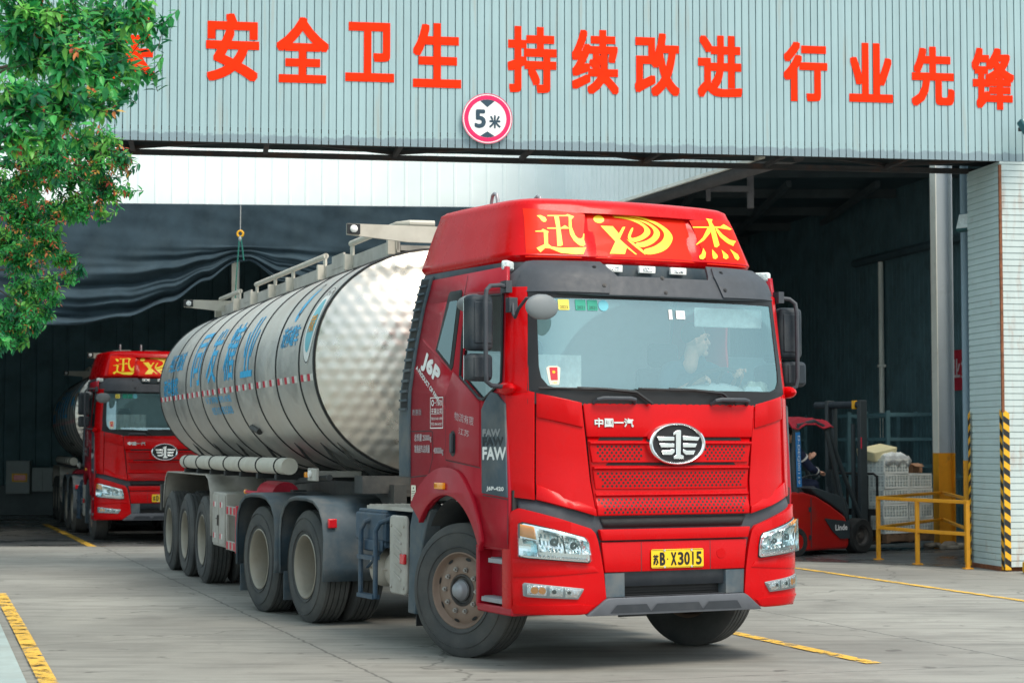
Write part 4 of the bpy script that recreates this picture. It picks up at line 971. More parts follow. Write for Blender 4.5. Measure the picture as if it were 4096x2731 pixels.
    g = G(); g.box((-1.3, 0, .62), (1.0, .9, .45)); g.box((.1, 0, .80), (1.4, .8, .7)); g.box((-4, 0, .60), (1.9, .5, .35)); g.cyl((-3.3, -.95, .525), (-3.3, .95, .525), .11); g.cyl((-4.65, -.95, .525), (-4.65, .95, .525), .11); g.cyl((0, -.95, .45), (0, .95, .45), .07)
    P(g, 'drivetrain', 'chassis_black')
    g = G(); g.box((-1.35, -.55, 1.125), (1.05, 1.25, .03))
    for i in range(24):
        for j in range(6): g.cyl((-1.85 + i * .043, -1.15 + j * .06, 1.14), (-1.85 + i * .043, -1.15 + j * .06, 1.15), .012, 6)
    P(g, 'catwalk', 'trailer_grey')
    g = G(); g.prism([(-4.0, -.45), (-3.1, -.35), (-3.0, 0), (-3.1, .35), (-4.0, .45), (-4.2, .2), (-3.7, 0), (-4.2, -.2)], lambda x, y, w: Vector((x, y, 1.13 + w)), .06); P(g, 'fifth_wheel', 'chassis_black')
    g = G()
    for y in (-.15, .05, .2): g.tube([(-.75, y, 1.55), (-1.1, y, 1.25), (-1.5, y + .05, 1.22), (-1.9, y + .1, 1.5), (-2.0, y + .1, 1.6)], .018, 6)
    P(g, 'air_hose', 'chassis_black')
    # ---- wheels
    fw_ = []
    for sg in (-1, 1): w_ = add_wheel(T, 0, sg * 1.03, 'f', 2 + sg); fw_.append(w_)
    n = 0
    for ax in (-3.3, -4.65):
        for sg in (-1, 1):
            for y in (1.09, .76): n += 1; add_wheel(T, ax, sg * y, 'r', n)
    tractor = set(T.children)

    # ---- trailer (its own frame: x from the kingpin forward, turned about the kingpin)
    zc, bb, aa, ne = 2.435, 1.065, 1.25, 2.12
    def sec(th):
        c, s_ = math.cos(th), math.sin(th)
        return (-aa * math.copysign(abs(c) ** (2 / ne), c), zc + bb * math.copysign(abs(s_) ** (2 / ne), s_))
    tab = []; L_ = 0; q0 = sec(0); tab.append((0, q0))
    for i in range(1, 181):
        q = sec(R(i * .5)); L_ += math.hypot(q[0] - q0[0], q[1] - q0[1]); tab.append((L_, q)); q0 = q
    def arc(t):
        s_ = abs(t)
        for (a, p), (b, q) in zip(tab, tab[1:]):
            if s_ <= b: break
        f = min(1, (s_ - a) / (b - a)); y = p[0] + (q[0] - p[0]) * f; z = p[1] + (q[1] - p[1]) * f
        return y, (z if t >= 0 else 2 * zc - z)
    def ontank(off=.0):
        def f(x, t, w=0):
            y, z = arc(t); n_ = Vector((0, y / aa, (z - zc) / bb)).normalized(); return Vector((x, y, z)) + n_ * (off + w)
        return f
    th = [2 * math.pi * k / 96 for k in range(96)]
    bx = [.99, .37, -.71, -1.79, -2.94, -4.08, -5.21, -6.34, -7.46, -8.60]
    g = G(); xs = sorted(set([.99, -8.60] + [b + d for b in bx for d in (-.06, .06) if -8.6 < b + d < .99]), reverse=True)
    g.rings([[Vector((x, *sec(a))) for a in th] for x in xs], True, False); tk = P(g, 'tank_shell', 'tank_steel', ang=40)
    # drop the outline slightly smaller for heads
    def head(x0, dirn, depth, mat, name):
        g = G(); rr = []
        for k in (1.0, .995, .985, .97, .94, .90, .84, .76, .66, .54, .40, .25, .1, .02):
            x = x0 + dirn * (depth * (1 - k ** 2.4) + .02 * (k < 1)); rr.append([Vector((x, sec(a)[0] * k, zc + (sec(a)[1] - zc) * k)) for a in th])
        g.rings(rr, True, False); return P(g, name, mat, ang=60, recalc=True)
    head(.99, 1, .30, 'tank_dimpled', 'tank_head'); head(-8.60, -1, .30, 'tank_steel', 'tank_head')
    for k, x in enumerate(bx):
        g = G(); w = .030 if k == 0 else .018
        rr = []
        for dx, o in ((-w, .0), (-w * .9, .007), (-w * .25, .011), (w * .25, .011), (w * .9, .007), (w, .0)):
            rr.append([Vector((x + dx, sec(a)[0] * (1 + o / aa), zc + (sec(a)[1] - zc) * (1 + o / bb))) for a in th])
        g.rings(rr, True, False); P(g, 'tank_band', 'black_plastic', ang=60)
    def tdec(name, polys, mat, bold=0, off=.003):
        g = G(); (bolded(g, polys, bold, ontank(off), .0003, .2, .06) if bold else g.surf(polys, ontank(off), .2, .06)); return P(g, name, mat)
    for ch, x in (('同', -5.98), ('发', -4.85), ('糖', -3.70), ('业', -2.62)): tdec('tank_character', text2d(ch, (x, -.04, x + .66, .66), .005), 'blue_decal', .005)
    tdec('tank_lettering', text2d('纯正地道', (-7.95, .20, -6.75, .46), .003), 'blue_decal', .003); tdec('tank_lettering', text2d('液体糖浆', (-8.25, -.12, -7.0, .12), .003), 'blue_decal', .003)
    tdec('tank_lettering', text2d('液体罐车', (-.56, .18, .20, .40), .003), 'blue_decal', .003)
    tdec('tank_lettering', text2d('订购热线', (-5.0, -.28, -3.3, -.20)) + text2d('0510-83588', (-4.7, -.42, -3.4, -.33)), 'blue_decal')
    g = G(); f = ontank(.003)
    g.surf([circ(.69, .38, .225, .40, n=40)], f, .1, .05); g.mi = 1; g.surf([circ(.69, .36, .150, .27, n=32)], ontank(.0045), .1, .05); g.mi = 2
    bolded(g, text2d('同发', (.58, .28, .80, .46), .004), .004, ontank(.006), .0002, .1, .05); g.mi = 3; ringpoly(g, ontank(.0045), .69, .38, .215, .222, 40, 1.77)
    for sg in (0,): g.surf(text2d('TONGFA', (.57, .67, .81, .73)), ontank(.006))
    P(g, 'round_badge', ['white_decal', 'cyan_decal', 'orange_decal', 'ink'])
    g = G(); g.surf([[(-.28, .47), (-.20, .47), (-.13, .62), (-.10, .86), (-.16, .84), (-.26, .66)], circ(-.22, .53, .07, .09, n=16)], ontank(.003), .1, .05); g.mi = 1; ringpoly(g, ontank(.004), -.18, .72, .10, .112, 24, 1.9); P(g, 'blue_mark', ['blue_decal', 'ink'])
    gr = G()
    for a, b in zip(bx[1:], bx[:-1]):
        nn = 3 if b - a > .8 else 2; L0 = .045; pitch = (b - a - .06) / nn
        for i in range(nn):
            x = a + .05 + i * pitch
            for mi, x0_, x1_ in ((0, x, x + .115), (1, x + .115, x + .235), (2, x + .235, x + pitch)): gr.mi = mi; gr.surf([[(x0_, -.178), (x1_, -.178), (x1_, -.113), (x0_, -.113)]], ontank(.003), 0, .03)
    bmesh.ops.remove_doubles(gr.bm, verts=gr.bm.verts, dist=.0005); P(gr, 'reflective_tape', ['tape_red', 'tape_white', 'tank_steel'])
    g = G(); c = ontank(.01)(-2.55, -.62); g.tube([ontank(.02)(-2.7, -.60), ontank(.02)(-2.45, -.66)], .035, 8); P(g, 'tank_valve', 'trailer_dark')
    # walkway with rails on top
    g = G(); g.box((-3.8, 0, 3.50), (9.6, .86, .05))
    for y in (-.45, .45): g.box((-3.8, y, 3.52), (9.6, .03, .13))
    P(g, 'walkway', 'trailer_grey')
    for y in (-.46, .46):
        for seg in ([.95, -.75], [-1.97, -3.59, -4.61, -5.75], [-6.93, -8.31]):
            g = G(); h = 3.72 if seg[0] > 0 else 3.70
            for x in seg: g.box((x, y, 3.60), (.10, .022, .24)); g.box((x, y * 1.08, 3.52), (.06, .10, .16))
            g.tube(([(1.12, y * .3, h), (1.10, y * .8, h), (1.0, y, h - .005)] if seg[0] > 0 else [(seg[0] + .05, y, h - .005)]) + [(seg[-1] - .05, y, h - .005)], .030, 10); P(g, 'walkway_rail', 'hose_pipe')
        
        for xp in (-1.35, -6.35): g = G(); g.box((xp, y, 3.585), (.52, .02, .14)); P(g, 'rail_plate', 'trailer_grey')
    for x, z in ((1.28, 3.60), (-8.05, 3.58)):
        g = G(); g.prism([(-1.02, .0), (-.45, -.05), (.45, -.05), (1.02, .0), (1.02, .10), (-1.02, .10)], lambda y, v, w: Vector((x + w, y, z - .03 + v)), .04); bm_ = P(g, 'cross_beam', 'hose_pipe', recalc=True)
        g = G(); g.box((x + .05, -.965, z + .02), (.03, .12, .09)); g.mi = 1; g.ball((x + .07, -.965, z + .02), (.022, .036, .036), 14, 8); g.build('beam_lamp', ['black_plastic', 'white_decal'], bm_)
    # frame, saddles, pipe, fender, tool box, guard
    for sg in (-1, 1):
        g = G(); g.box((-3.7, sg * .48, 1.20), (9.8, .12, .20)); P(g, 'trailer_rail', 'trailer_dark')
    for x in (.55, -.15, -1.35, -3.0, -4.6, -6.2, -7.8):
        g = G(); g.prism([(-.95, 1.75), (-.80, 1.56), (-.45, 1.30), (.45, 1.30), (.80, 1.56), (.95, 1.75), (.70, 1.50), (.4, 1.40), (-.4, 1.40), (-.70, 1.50)], lambda y, z, w: Vector((x + w, y, z - .03)), .05); P(g, 'tank_saddle', 'trailer_dark', recalc=True)
    g = G(); g.box((.25, 0, 1.22), (1.6, 1.1, .06)); g.box((.9, 0, 1.30), (.3, 1.6, .16)); g.cyl((0, 0, 1.22), (0, 0, 1.10), .05); P(g, 'coupler_plate', 'trailer_dark')
    for sg in (-1, 1):
        g = G(); g.tube([(-6.8, sg * 1.17, 1.455), (-.40, sg * 1.17, 1.455)], .083, 20)
        hp = P(g, 'hose_tube', 'hose_pipe')
        for i in range(7):
            x = -.75 - i * .95; g = G(); g.tube([(x, sg * 1.17 + .087 * math.cos(a), 1.455 + .087 * math.sin(a)) for a in (2 * math.pi * k / 20 for k in range(21))], .009, 5); g.box((x, sg * 1.12, 1.345), (.10, .24, .05)); g.build('tube_strap', 'chassis_black', hp)
        fp = [(-8.18, .82), (-8.15, 1.05), (-8.02, 1.24), (-7.85, 1.315), (-4.80, 1.315), (-4.62, 1.27), (-4.47, 1.12), (-4.43, .60)]
        g = G(); rr = []
        for y, sc_ in ((1.252, .965), (1.256, .99), (1.24, 1.0), (.58, 1.0)): rr.append([Vector((-6.3 + (x + 6.3) * (1 - (1 - sc_) * .3), -y, .9 + (z - .9) * sc_)) for x, z in fp])
        g.rings(rr, False, False)
        if sg > 0: g.flip()
        P(g, 'trailer_fender', 'trailer_grey', solid=.012, ang=45)
        g = G(); g.box((-3.965, -1.03, .81), (.83, .40, .62))
        if sg > 0: g.flip()
        tb = P(g, 'tool_box', 'trailer_grey', bevel=.012)
        g = G()
        for x in (-4.17, -3.75): g.box((x, -1.236, .81), (.38, .012, .56))
        if sg > 0: g.flip()
        g.build('tool_box_door', 'trailer_grey', tb, bevel=.005)
        g = G(); g.box((-3.95, -1.25, .80), (.035, .02, .12)); g.tube([(-4.0, -1.262, .82), (-3.90, -1.262, .82)], .008, 6)
        if sg > 0: g.flip()
        g.build('handle', 'hub_dark', tb)
        for mt in ('tape_red', 'tape_white'):
            g = G()
            for x in (-4.25, -3.82):
                for z in (.98, .62): g.box((x + (.0 if mt == 'tape_red' else .075), -1.2435, z), (.075, .003, .06))
            if sg > 0: g.flip()
            g.build('reflective_tape', mt, tb)
        g = G()
        for z in (.93, .54): g.box((-3.17, -1.22, z), (.66, .03, .10))
        for x in (-3.48,): g.box((x, -1.22, .735), (.04, .03, .50))
        g.box((-3.17, -1.05, .735), (.66, .02, .30))
        if sg > 0: g.flip()
        gd = P(g, 'side_guard', 'trailer_grey', bevel=.004)
        g = G(); g.box((-2.86, -1.222, .735), (.09, .035, .52))
        for i in range(3):
            for z in (.93, .54): g.box((-3.42 + i * .21, -1.2365, z), (.095, .003, .08))
        if sg > 0: g.flip()
        g.build('guard_stripe', 'tape_red', gd)
        g = G(); g.tube([(-2.45, -.95, 1.13), (-1.6, -.95, 1.13)], .15, 20); g.tube([(-2.6, -1.18, 1.16), (-1.3, -1.18, 1.16)], .018, 8); g.mi = 1; g.ball((-2.60, -1.18, 1.16), .028, 8, 6)
        if sg > 0: g.flip()
        P(g, 'extinguisher_tube', ['tape_red', 'amber'])
        g = G(); g.box((.34, -1.10, 1.385), (.36, .03, .12)); g.box((.20, -.85, 1.385), (.06, .5, .06)); g.mi = 1; g.cyl((.30, -1.11, 1.39), (.30, -1.14, 1.39), .036, 14); g.mi = 2; g.box((.12, -1.11, 1.38), (.07, .05, .05))
        if sg > 0: g.flip()
        P(g, 'side_lamp', ['trailer_grey', 'white_decal', 'amber'], bevel=.006)
        g = G(); g.box((-1.45, -.85, .85), (.14, .14, .70)); g.box((-1.45, -.85, .47), (.24, .24, .05)); g.tube([(-.9, -1.0, 1.30), (.6, -1.0, 1.36)], .03, 8)
        if sg > 0: g.flip()
        P(g, 'landing_leg', 'trailer_dark')
    g = G(); g.box((-8.30, 0, 1.0), (.08, 2.45, .30)); g.box((-8.45, -1.05, .95), (.15, .4, .35)); g.box((-8.45, 0, .50), (.10, 2.4, .12)); P(g, 'rear_bumper', 'trailer_dark')
    for k, ax in enumerate((-5.14, -6.45, -7.76)):
        g = G(); g.cyl((ax, -.95, .525), (ax, .95, .525), .09); P(g, 'trailer_axle', 'chassis_black')
        for sg in (-1, 1):
            for y in (1.09, .76): n += 1; add_wheel(T, ax, sg * y, 'r', n)
    trailer = [o for o in T.children if o not in tractor]
    return T, fw_, trailer, pl
def pose_trailer(objs, ang):
    m = Matrix.Translation((-3.55, 0, 0)) @ Matrix.Rotation(R(ang), 4, 'Z')
    for o in objs: o.matrix_basis = m @ o.matrix_basis
TR, FW, TRL, PLATE = build_truck()
EMPTY_T2 = {}
TR2, MP = copy_tree(TR, None, EMPTY_T2)
pose_trailer(TRL, math.degrees(.3257525 - .4538277)); pose_trailer([MP[o] for o in TRL], -2.0)
TR.location = (.605956, 15.70357, 0); TR.rotation_euler = (0, 0, .4538277 - math.pi / 2)
for w_ in FW: w_.rotation_euler.z += R(23)
TR2.location = (-6.90, 37.05, -.13); TR2.rotation_euler = (0, 0, R(18 - 90))
TR2['label'] = 'red tanker truck parked half hidden inside the shed on the left, behind the first one'
p2 = MP[PLATE]
for ch in list(p2.children):
    if ch.name.startswith('plate_lettering'): bpy.data.objects.remove(ch)
g = G(); bolded(g, text2d('苏', (-.204, .772, -.158, .855), .002), .002, on(FR, .011)); bolded(g, text2d('D', (-.145, .768, -.098, .866), .005), .005, on(FR, .011)); g.surf([circ(-.078, .815, .006, n=10)], on(FR, .011)); bolded(g, text2d('U', (-.056, .768, -.01, .866), .005), .005, on(FR, .011))
g.build('plate_lettering', 'ink', p2)
# ------------------------------------------------------------------ ground
def smooth(t): t = max(0, min(1, t)); return t * t * (3 - 2 * t)
def dip(x, y): return -.13 * smooth((y - 31.6) / 2.4) * smooth((3.2 - x) / 2)          # the left shed floor lies a hand lower than the yard
g = G(); g.surf([[(-70, -30), (70, -30), (70, 90), (-70, 90)]], lambda x, y: Vector((x, y, dip(x, y))), 2, .8); struct(g.build('ground', 'concrete'))
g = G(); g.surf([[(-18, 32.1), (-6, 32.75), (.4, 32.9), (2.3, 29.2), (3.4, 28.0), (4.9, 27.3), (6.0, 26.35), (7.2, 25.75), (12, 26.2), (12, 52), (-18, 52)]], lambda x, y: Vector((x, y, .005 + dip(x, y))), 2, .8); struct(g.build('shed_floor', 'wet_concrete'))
g = G(); g.prism([(-5.86, 21.51), (-3.40, 13.53), (-1.9, 8.6), (-7, 8.6), (-16, 21.5)], lambda x, y, w: Vector((x, y, -.04 + w)), .052); struct(g.build('pavement', 'walk_paint', recalc=True))
def stripe(name, pts, w, z=.008):
    g = G(); P = [Vector((*p, z + dip(*p))) for p in pts]; L, Rr = [], []
    for i, p in enumerate(P):
        t = (P[min(i + 1, len(P) - 1)] - P[max(i - 1, 0)]).normalized(); n_ = Vector((-t.y, t.x, 0)); L.append(p + n_ * w / 2); Rr.append(p - n_ * w / 2)
    g.rings([L, Rr], False, False); return struct(g.build(name, 'line_yellow'))
stripe('road_marking', [(3.0, 29.0), (3.86, 26.07), (5.47, 20.61), (6.4, 17.2)], .11); stripe('road_marking', [(1.62, 18.1), (1.98, 17.05), (2.76, 14.71)], .13)
stripe('road_marking', [(-5.71, 21.51), (-4.5, 17.6), (-3.25, 13.53), (-1.7, 8.6)], .13, .018); stripe('road_marking', [(-10.6, 43.7), (-9.3, 39.8), (-8.25, 36.6), (-7.8, 35.2), (-7.4, 34.0), (-7.2, 33.4), (-6.94, 32.6)], .15, .014)
# ------------------------------------------------------------------ gantry with the slogan, and its right pillar
TH = R(9)
GA = empty('gate_gantry', 'pale mint corrugated gate gantry across the top carrying big red characters', 'gate', (6.51, 25.45, 0), TH)
g = G(); xs = []; x = -15.0; random.seed(3)
prof = []
while x < 2.3:
    w = .0945 * random.uniform(.97, 1.03); d = random.uniform(-.002, .002)
    prof += [(x, d), (x + w - .013, d), (x + w - .012, .03), (x + w - .001, .03)]; x += w
g.rings([[Vector((px, py, z)) for px, py in prof] for z in (7.95, 7.27, 5.45)], False, False)
fas = g.build('fascia', 'fascia_mint', GA, ang=20)
g = G(); g.box((-6.3, .58, 7.96), (17.4, 1.3, .05)); g.build('top_cap', 'shed_beam', GA)
def ch_glyph(body, cx, cz, w, h, b):
    g = G(); pol = text2d(body, (cx - w / 2, cz - h / 2, cx + w / 2, cz + h / 2), b)
    for k, (dx, dy) in enumerate(((1, 1), (1, -1), (-1, 1), (-1, -1), (0, 1), (0, -1), (1, 0), (-1, 0), (0, 0))):
        for q in pol: g.prism([(u + dx * b, v + dy * b) for u, v in q], lambda u, v, w_, k=k: Vector((u, -.004 - w_ - k * .0004, v)), .003)
    o = g.build('sign_character', 'sign_red', GA, ang=20); return o
for body, cx, cz, w, h in (('保', -11.44, 6.60, .66, .86), ('安', -10.145, 6.65, .66, .86), ('全', -9.27, 6.645, .66, .84), ('卫', -8.42, 6.645, .62, .76), ('生', -7.56, 6.63, .62, .83), ('持', -6.33, 6.615, .64, .86), ('续', -5.50, 6.61, .62, .84),
                           ('改', -4.68, 6.60, .60, .83), ('进', -3.84, 6.60, .60, .82), ('行', -2.68, 6.57, .60, .79), ('业', -1.78, 6.585, .60, .79), ('先', -.92, 6.56, .60, .80), ('锋', -.075, 6.555, .60, .83)):
    ch_glyph(body, cx, cz, w, h, .022)
g = G(); g.rings([[Vector((px, 1.15 + py, z)) for px, py in [(a * .5 - 15, .03 * (a % 2)) for a in range(36)]] for z in (7.95, 5.55)], False, False); g.build('back_sheeting', 'shed_beam', GA)
g = G()
for y, z in ((.05, 5.475), (1.08, 5.475), (.05, 5.62), (1.08, 5.66)): g.box((-6.3, y, z), (17.4, .06, .05))
g.box((-6.3, 1.10, 5.44), (17.4, .09, .012)); g.box((-6.3, .62, 5.72), (17.4, 1.1, .02))
k = 0; x = -14.8
while x < 1.5:
    g.box((x, .56, 5.49), (.06, 1.0, .05)); a, b = ((.08, 1.05) if k % 2 else (1.05, .08))
    g.tube([(x, a, 5.52), (x + 1.7, b, 5.52)], .030, 4); g.tube([(x, .56, 5.50), (x, .9, 5.68)], .02, 4); x += 1.7; k += 1
g.build('truss', 'truss_steel', GA)
# pillar: lapped horizontal boards on two faces
def slats(face, mat, par, name):
    g = G(); z = .06; rr = []
    while z < 5.45:
        h = .085
        for zz, o in ((z, .0), (z + h - .012, .004), (z + h - .010, .016), (z + h - .001, .016)): rr.append([face(t, min(zz, 5.45), o) for t in (0, .25, .5, .75, 1)])
        z += h
    g.rings(rr, False, False); return g.build(name, mat, par, ang=20)
pil = slats(lambda t, z, o: Vector((2.3 * t, o, z)), 'clad_rust', GA, 'pillar')
slats(lambda t, z, o: Vector((o, 1.12 * (1 - t), z)), 'clad_white', pil, 'pillar_side')
g = G(); g.box((1.2, .60, 2.7), (2.2, 1.0, 5.4)); g.build('pillar_core', 'shed_dark', pil)
g = G(); g.box((.004, .004, 3.75), (.034, .034, 3.3)); g.build('corner_trim', 'rust', pil)
def hazard(fn, z1, name, par):
    g = G(); w = .085; z = .02; s_ = .085; k = 0
    while z < z1:
        g.mi = k % 2; g.surf([[(0, z), (w, z - .06), (w, z + s_ - .06), (0, z + s_)]], fn); z += s_; k += 1
    return g
for fn in (lambda u, z: Vector((u, -.012, max(.02, z))), lambda u, z: Vector((-.012, .085 - u, max(.02, z))), ):
    hazard(fn, 2.12, 'corner_guard', pil).build('corner_guard', ['hazard_yellow', 'hazard_black'], pil)
hazard(lambda u, z: Vector((-.03, 1.04 + u * .9, max(.02, z))), 2.12, '', pil).build('corner_guard', ['hazard_yellow', 'hazard_black'], pil)
g = G(); g.box((1.1, .62, .03), (2.26, 1.1, .055)); g.build('pillar_foot', 'rust', pil)
# height limit sign
HS = empty('height_sign', 'round white height limit sign with pink ring reading five metres', 'sign', GA.matrix_basis @ Vector((-6.92, -.05, 5.83)) if False else (6.51 - 6.92 * math.cos(TH) + .055 * math.sin(TH), 25.45 - 6.92 * math.sin(TH) - .055 * math.cos(TH), 5.825), TH)
hf = lambda o: (lambda u, v, w=0: Vector((u, -o - w, v)))
g = G(); g.prism(circ(0, 0, .325, n=48), hf(0), .012); g.build('sign_plate', 'sign_white', HS, bevel=.003, recalc=True)
g = G(); ringpoly(g, hf(.0145), 0, 0, .245, .300, 48); ringpoly(g, hf(.0145), 0, 0, .314, .3235, 48); g.build('sign_ring', 'sign_ring', HS)
g = G()
g.surf([[(0, .145), (.092, .224), (.05, .238), (0, .243), (-.05, .238), (-.092, .224)], [(0, -.165), (-.092, -.224), (-.05, -.238), (0, -.243), (.05, -.238), (.092, -.224)]], hf(.0145))
bolded(g, text2d('5', (-.165, -.125, -.018, .115), .012), .012, hf(.0145)); bolded(g, text2d('米', (.022, -.125, .172, .045), .006), .006, hf(.0145)); g.build('sign_mark', 'sign_ink', HS)
# ------------------------------------------------------------------ factory shed
SH = empty('factory_shed', 'factory shed with a white corrugated upper wall and a dark open interior', 'building', (0, 0, 0))
def sheet(name, a, b, z0, z1, mat, pitch, depth, out):
    """ribbed wall sheet between plan points a and b"""
    a, b = Vector((*a, 0)), Vector((*b, 0)); t = (b - a).normalized(); n_ = Vector((t.y, -t.x, 0)) * out; L_ = (b - a).length; pr = []; s_ = 0
    while s_ < L_:
        for ds, o in ((0, 0), (pitch * .80, 0), (pitch * .84, depth), (pitch * .96, depth)):
            if s_ + ds <= L_: pr.append(a + t * (s_ + ds) + n_ * o)
        s_ += pitch
    pr.append(b.copy())
    g = G(); g.rings([[p + Vector((0, 0, z)) for p in pr] for z in (z1, z0)], False, False); return g.build(name, mat, SH, ang=20)
FA0, FA1 = Vector((-18, 31.65)), Vector((.9, 33.3))
sheet('upper_wall', (-18, 31.65), (.9, 33.3), 5.70, 9.4, 'white_wall', .285, .012, 1)
sheet('wing_wall', (.9, 33.3), (3.40, 25.95), 5.58, 9.4, 'white_wall', .20, .018, 1)
g = G(); g.tube([(.92, 33.2, 5.58), (3.42, 25.9, 5.58)], .035, 4); g.build('eaves_trim', 'column_light', SH)
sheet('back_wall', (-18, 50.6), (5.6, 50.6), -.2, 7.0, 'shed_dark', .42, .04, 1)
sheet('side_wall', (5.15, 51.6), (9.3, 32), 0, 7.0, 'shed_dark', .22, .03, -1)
sheet('side_wall', (9.3, 32), (8.9, 26.7), 0, 7.0, 'shed_dark', .22, .03, -1)  # wall extension out of view, added to keep light out on the right
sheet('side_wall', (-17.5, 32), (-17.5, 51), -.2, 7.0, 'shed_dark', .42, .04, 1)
g = G()
for q in ([(-18, 31.75), (.98, 33.36), (.98, 33.8), (-18, 33.8)], [(.98, 33.36), (3.46, 26.1), (4.7, 26.3), (5.2, 34.0), (12, 35.2), (12, 52), (.98, 52)], [(-18, 36.6), (.98, 36.6), (.98, 52), (-18, 52)]): g.prism(q, lambda x, y, w: Vector((x, y, 6.9 + w)), .1)   # unseen slit over the left bay and cut-back right edge, added to let light in
g.build('roof', 'shed_roof', SH, recalc=True)
g = G()
for k in range(5): g.box((6.2, 36 + k * 3, 6.80), (8.5, .12, .18))
for k in range(4): g.box((3.6 + k * 1.7, 43, 6.66), (.10, 13, .12))
g.build('roof_beam', 'shed_beam', SH)
g = G(); g.tube([(1.45, 33.3, 5.64), (3.95, 26.2, 5.64)], .09, 14); g.build('roof_duct', 'duct_grey', SH)
g = G(); g.box((3.15, 30.6, 5.82), (.07, .07, .5)); g.box((3.85, 30.8, 5.78), (.10, .10, .6)); g.box((3.5, 30.7, 5.78), (.7, .07, .09)); g.build('duct_bracket', 'duct_grey', SH)
g = G(); g.box((-4.86, 33.6, 3.4), (.11, .18, 6.9)); g.build('shed_post', 'column_light', SH)
g = G(); g.tube([(9.22, 32.0, 5.55), (7.35, 41, 5.55)], .09, 6); g.build('wall_beam', 'shed_roof', SH)
g = G(); g.box((-11.8, 49.9, .25), (12, .5, .76)); g.build('plinth', 'shed_beam', SH)
# columns
def hcol(name, x, y, rz, label, z_y):
    r = empty(name, label, 'column', (x, y, 0), rz)
    for z0, z1, mf, mw, nm in ((z_y, 6.9, 'column_light', 'column_grey', 'column_shaft'), (0, z_y, 'post_yellow', 'post_yellow', 'painted_base')):
        g = G(); zc_ = (z0 + z1) / 2; h = z1 - z0; g.box((-.135, 0, zc_), (.014, .25, h)); g.mi = 1; g.box((.135, 0, zc_), (.014, .25, h)); g.box((0, .0, zc_), (.256, .010, h))
        g.build(nm, [mf, mw], r)
    return r
hcol('steel_column', 7.05, 31.35, R(9), 'tall grey steel column with a yellow painted base behind the railing', 1.54)
PO = empty('steel_post', 'slim blue grey post with yellow foot just left of the slatted pillar', 'post', (6.52, 27.5, 0))
g = G(); g.tube([(0, 0, 1.45), (0, 0, 6.0)], .06, 14); g.build('post_shaft', 'post_blue', PO); g = G(); g.tube([(0, 0, 0), (0, 0, 1.45)], .062, 14); g.build('painted_base', 'post_yellow', PO)
# yellow railing
RA = empty('safety_railing', 'yellow painted steel railing guarding the column in front of the crates', 'railing', (5.34, 28.06, 0))
o0 = Vector((5.34, 28.06, 0))
for p in ((5.34, 28.06), (5.67, 26.93), (6.14, 25.95)):
    g = G(); q = Vector((*p, 0)) - o0; g.box(q + Vector((0, 0, .44)), (.055, .055, .88), TH); g.box(q + Vector((0, 0, .01)), (.12, .12, .02), TH); g.build('railing_post', 'post_yellow', RA, bevel=.006)
def bar(a, b, z, w=.05):
    a, b = Vector((*a, z)) - o0, Vector((*b, z)) - o0; d = b - a; g = G(); g.box((a + b) / 2, (d.length + w, w, w), math.atan2(d.y, d.x)); return g.build('rail', 'post_yellow', RA, bevel=.006)
for z in (.90, .47):
    bar((5.34, 28.06), (5.67, 26.93), z); bar((5.67, 26.93), (6.14, 25.95), z); bar((5.36, 28.12), (6.98, 31.2), z, .045); bar((6.98, 31.2), (6.52, 27.6), z, .045)
# rubble, kerb
random.seed(5)
g = G()
for k in range(9): g.ball((random.uniform(-.28, .28), random.uniform(-.15, .15), random.uniform(.03, .07)), (random.uniform(.06, .14), random.uniform(.05, .11), random.uniform(.04, .08)), 7, 5)
o = g.build('rubble_heap', 'stone', loc=(6.98, 30.95, 0)); tag(o, 'small heap of broken stones at the foot of the yellow column base', 'stones')
g = G(); g.box((0, 0, .08), (.7, .26, .16)); o = g.build('kerb_block', 'hazard_yellow', bevel=.03, loc=(7.0, 25.02, 0)); o.rotation_euler.z = TH; tag(o, 'yellow painted concrete kerb block in front of the slatted pillar', 'kerb')
# floodlights
def flood(loc, rz, tilt, label):
    r = empty('floodlight', label, 'floodlight', loc, rz, 'floodlights on the gate')
    m = Matrix.Rotation(tilt, 3, 'X'); g = G(); g.box((0, 0, 0), (.34, .10, .26), mat=m); g.build('housing', 'flood_teal', r, bevel=.02)
    g = G(); g.box(m @ Vector((0, -.055, 0)), (.29, .01, .21), mat=m); g.build('lamp_glass', 'tissue', r)
    g = G(); g.box((0, .12, .02), (.05, .16, .05)); g.build('bracket', 'truss_steel', r)
flood((6.51 + .30 * math.cos(TH) + .35 * math.sin(TH), 25.45 - .30, 5.83), R(35), R(-35), 'teal floodlight on the gantry face at the right edge')
flood((6.40, 26.75, 4.78), R(-50), R(-20), 'teal floodlight beside the slatted pillar, below the gantry')
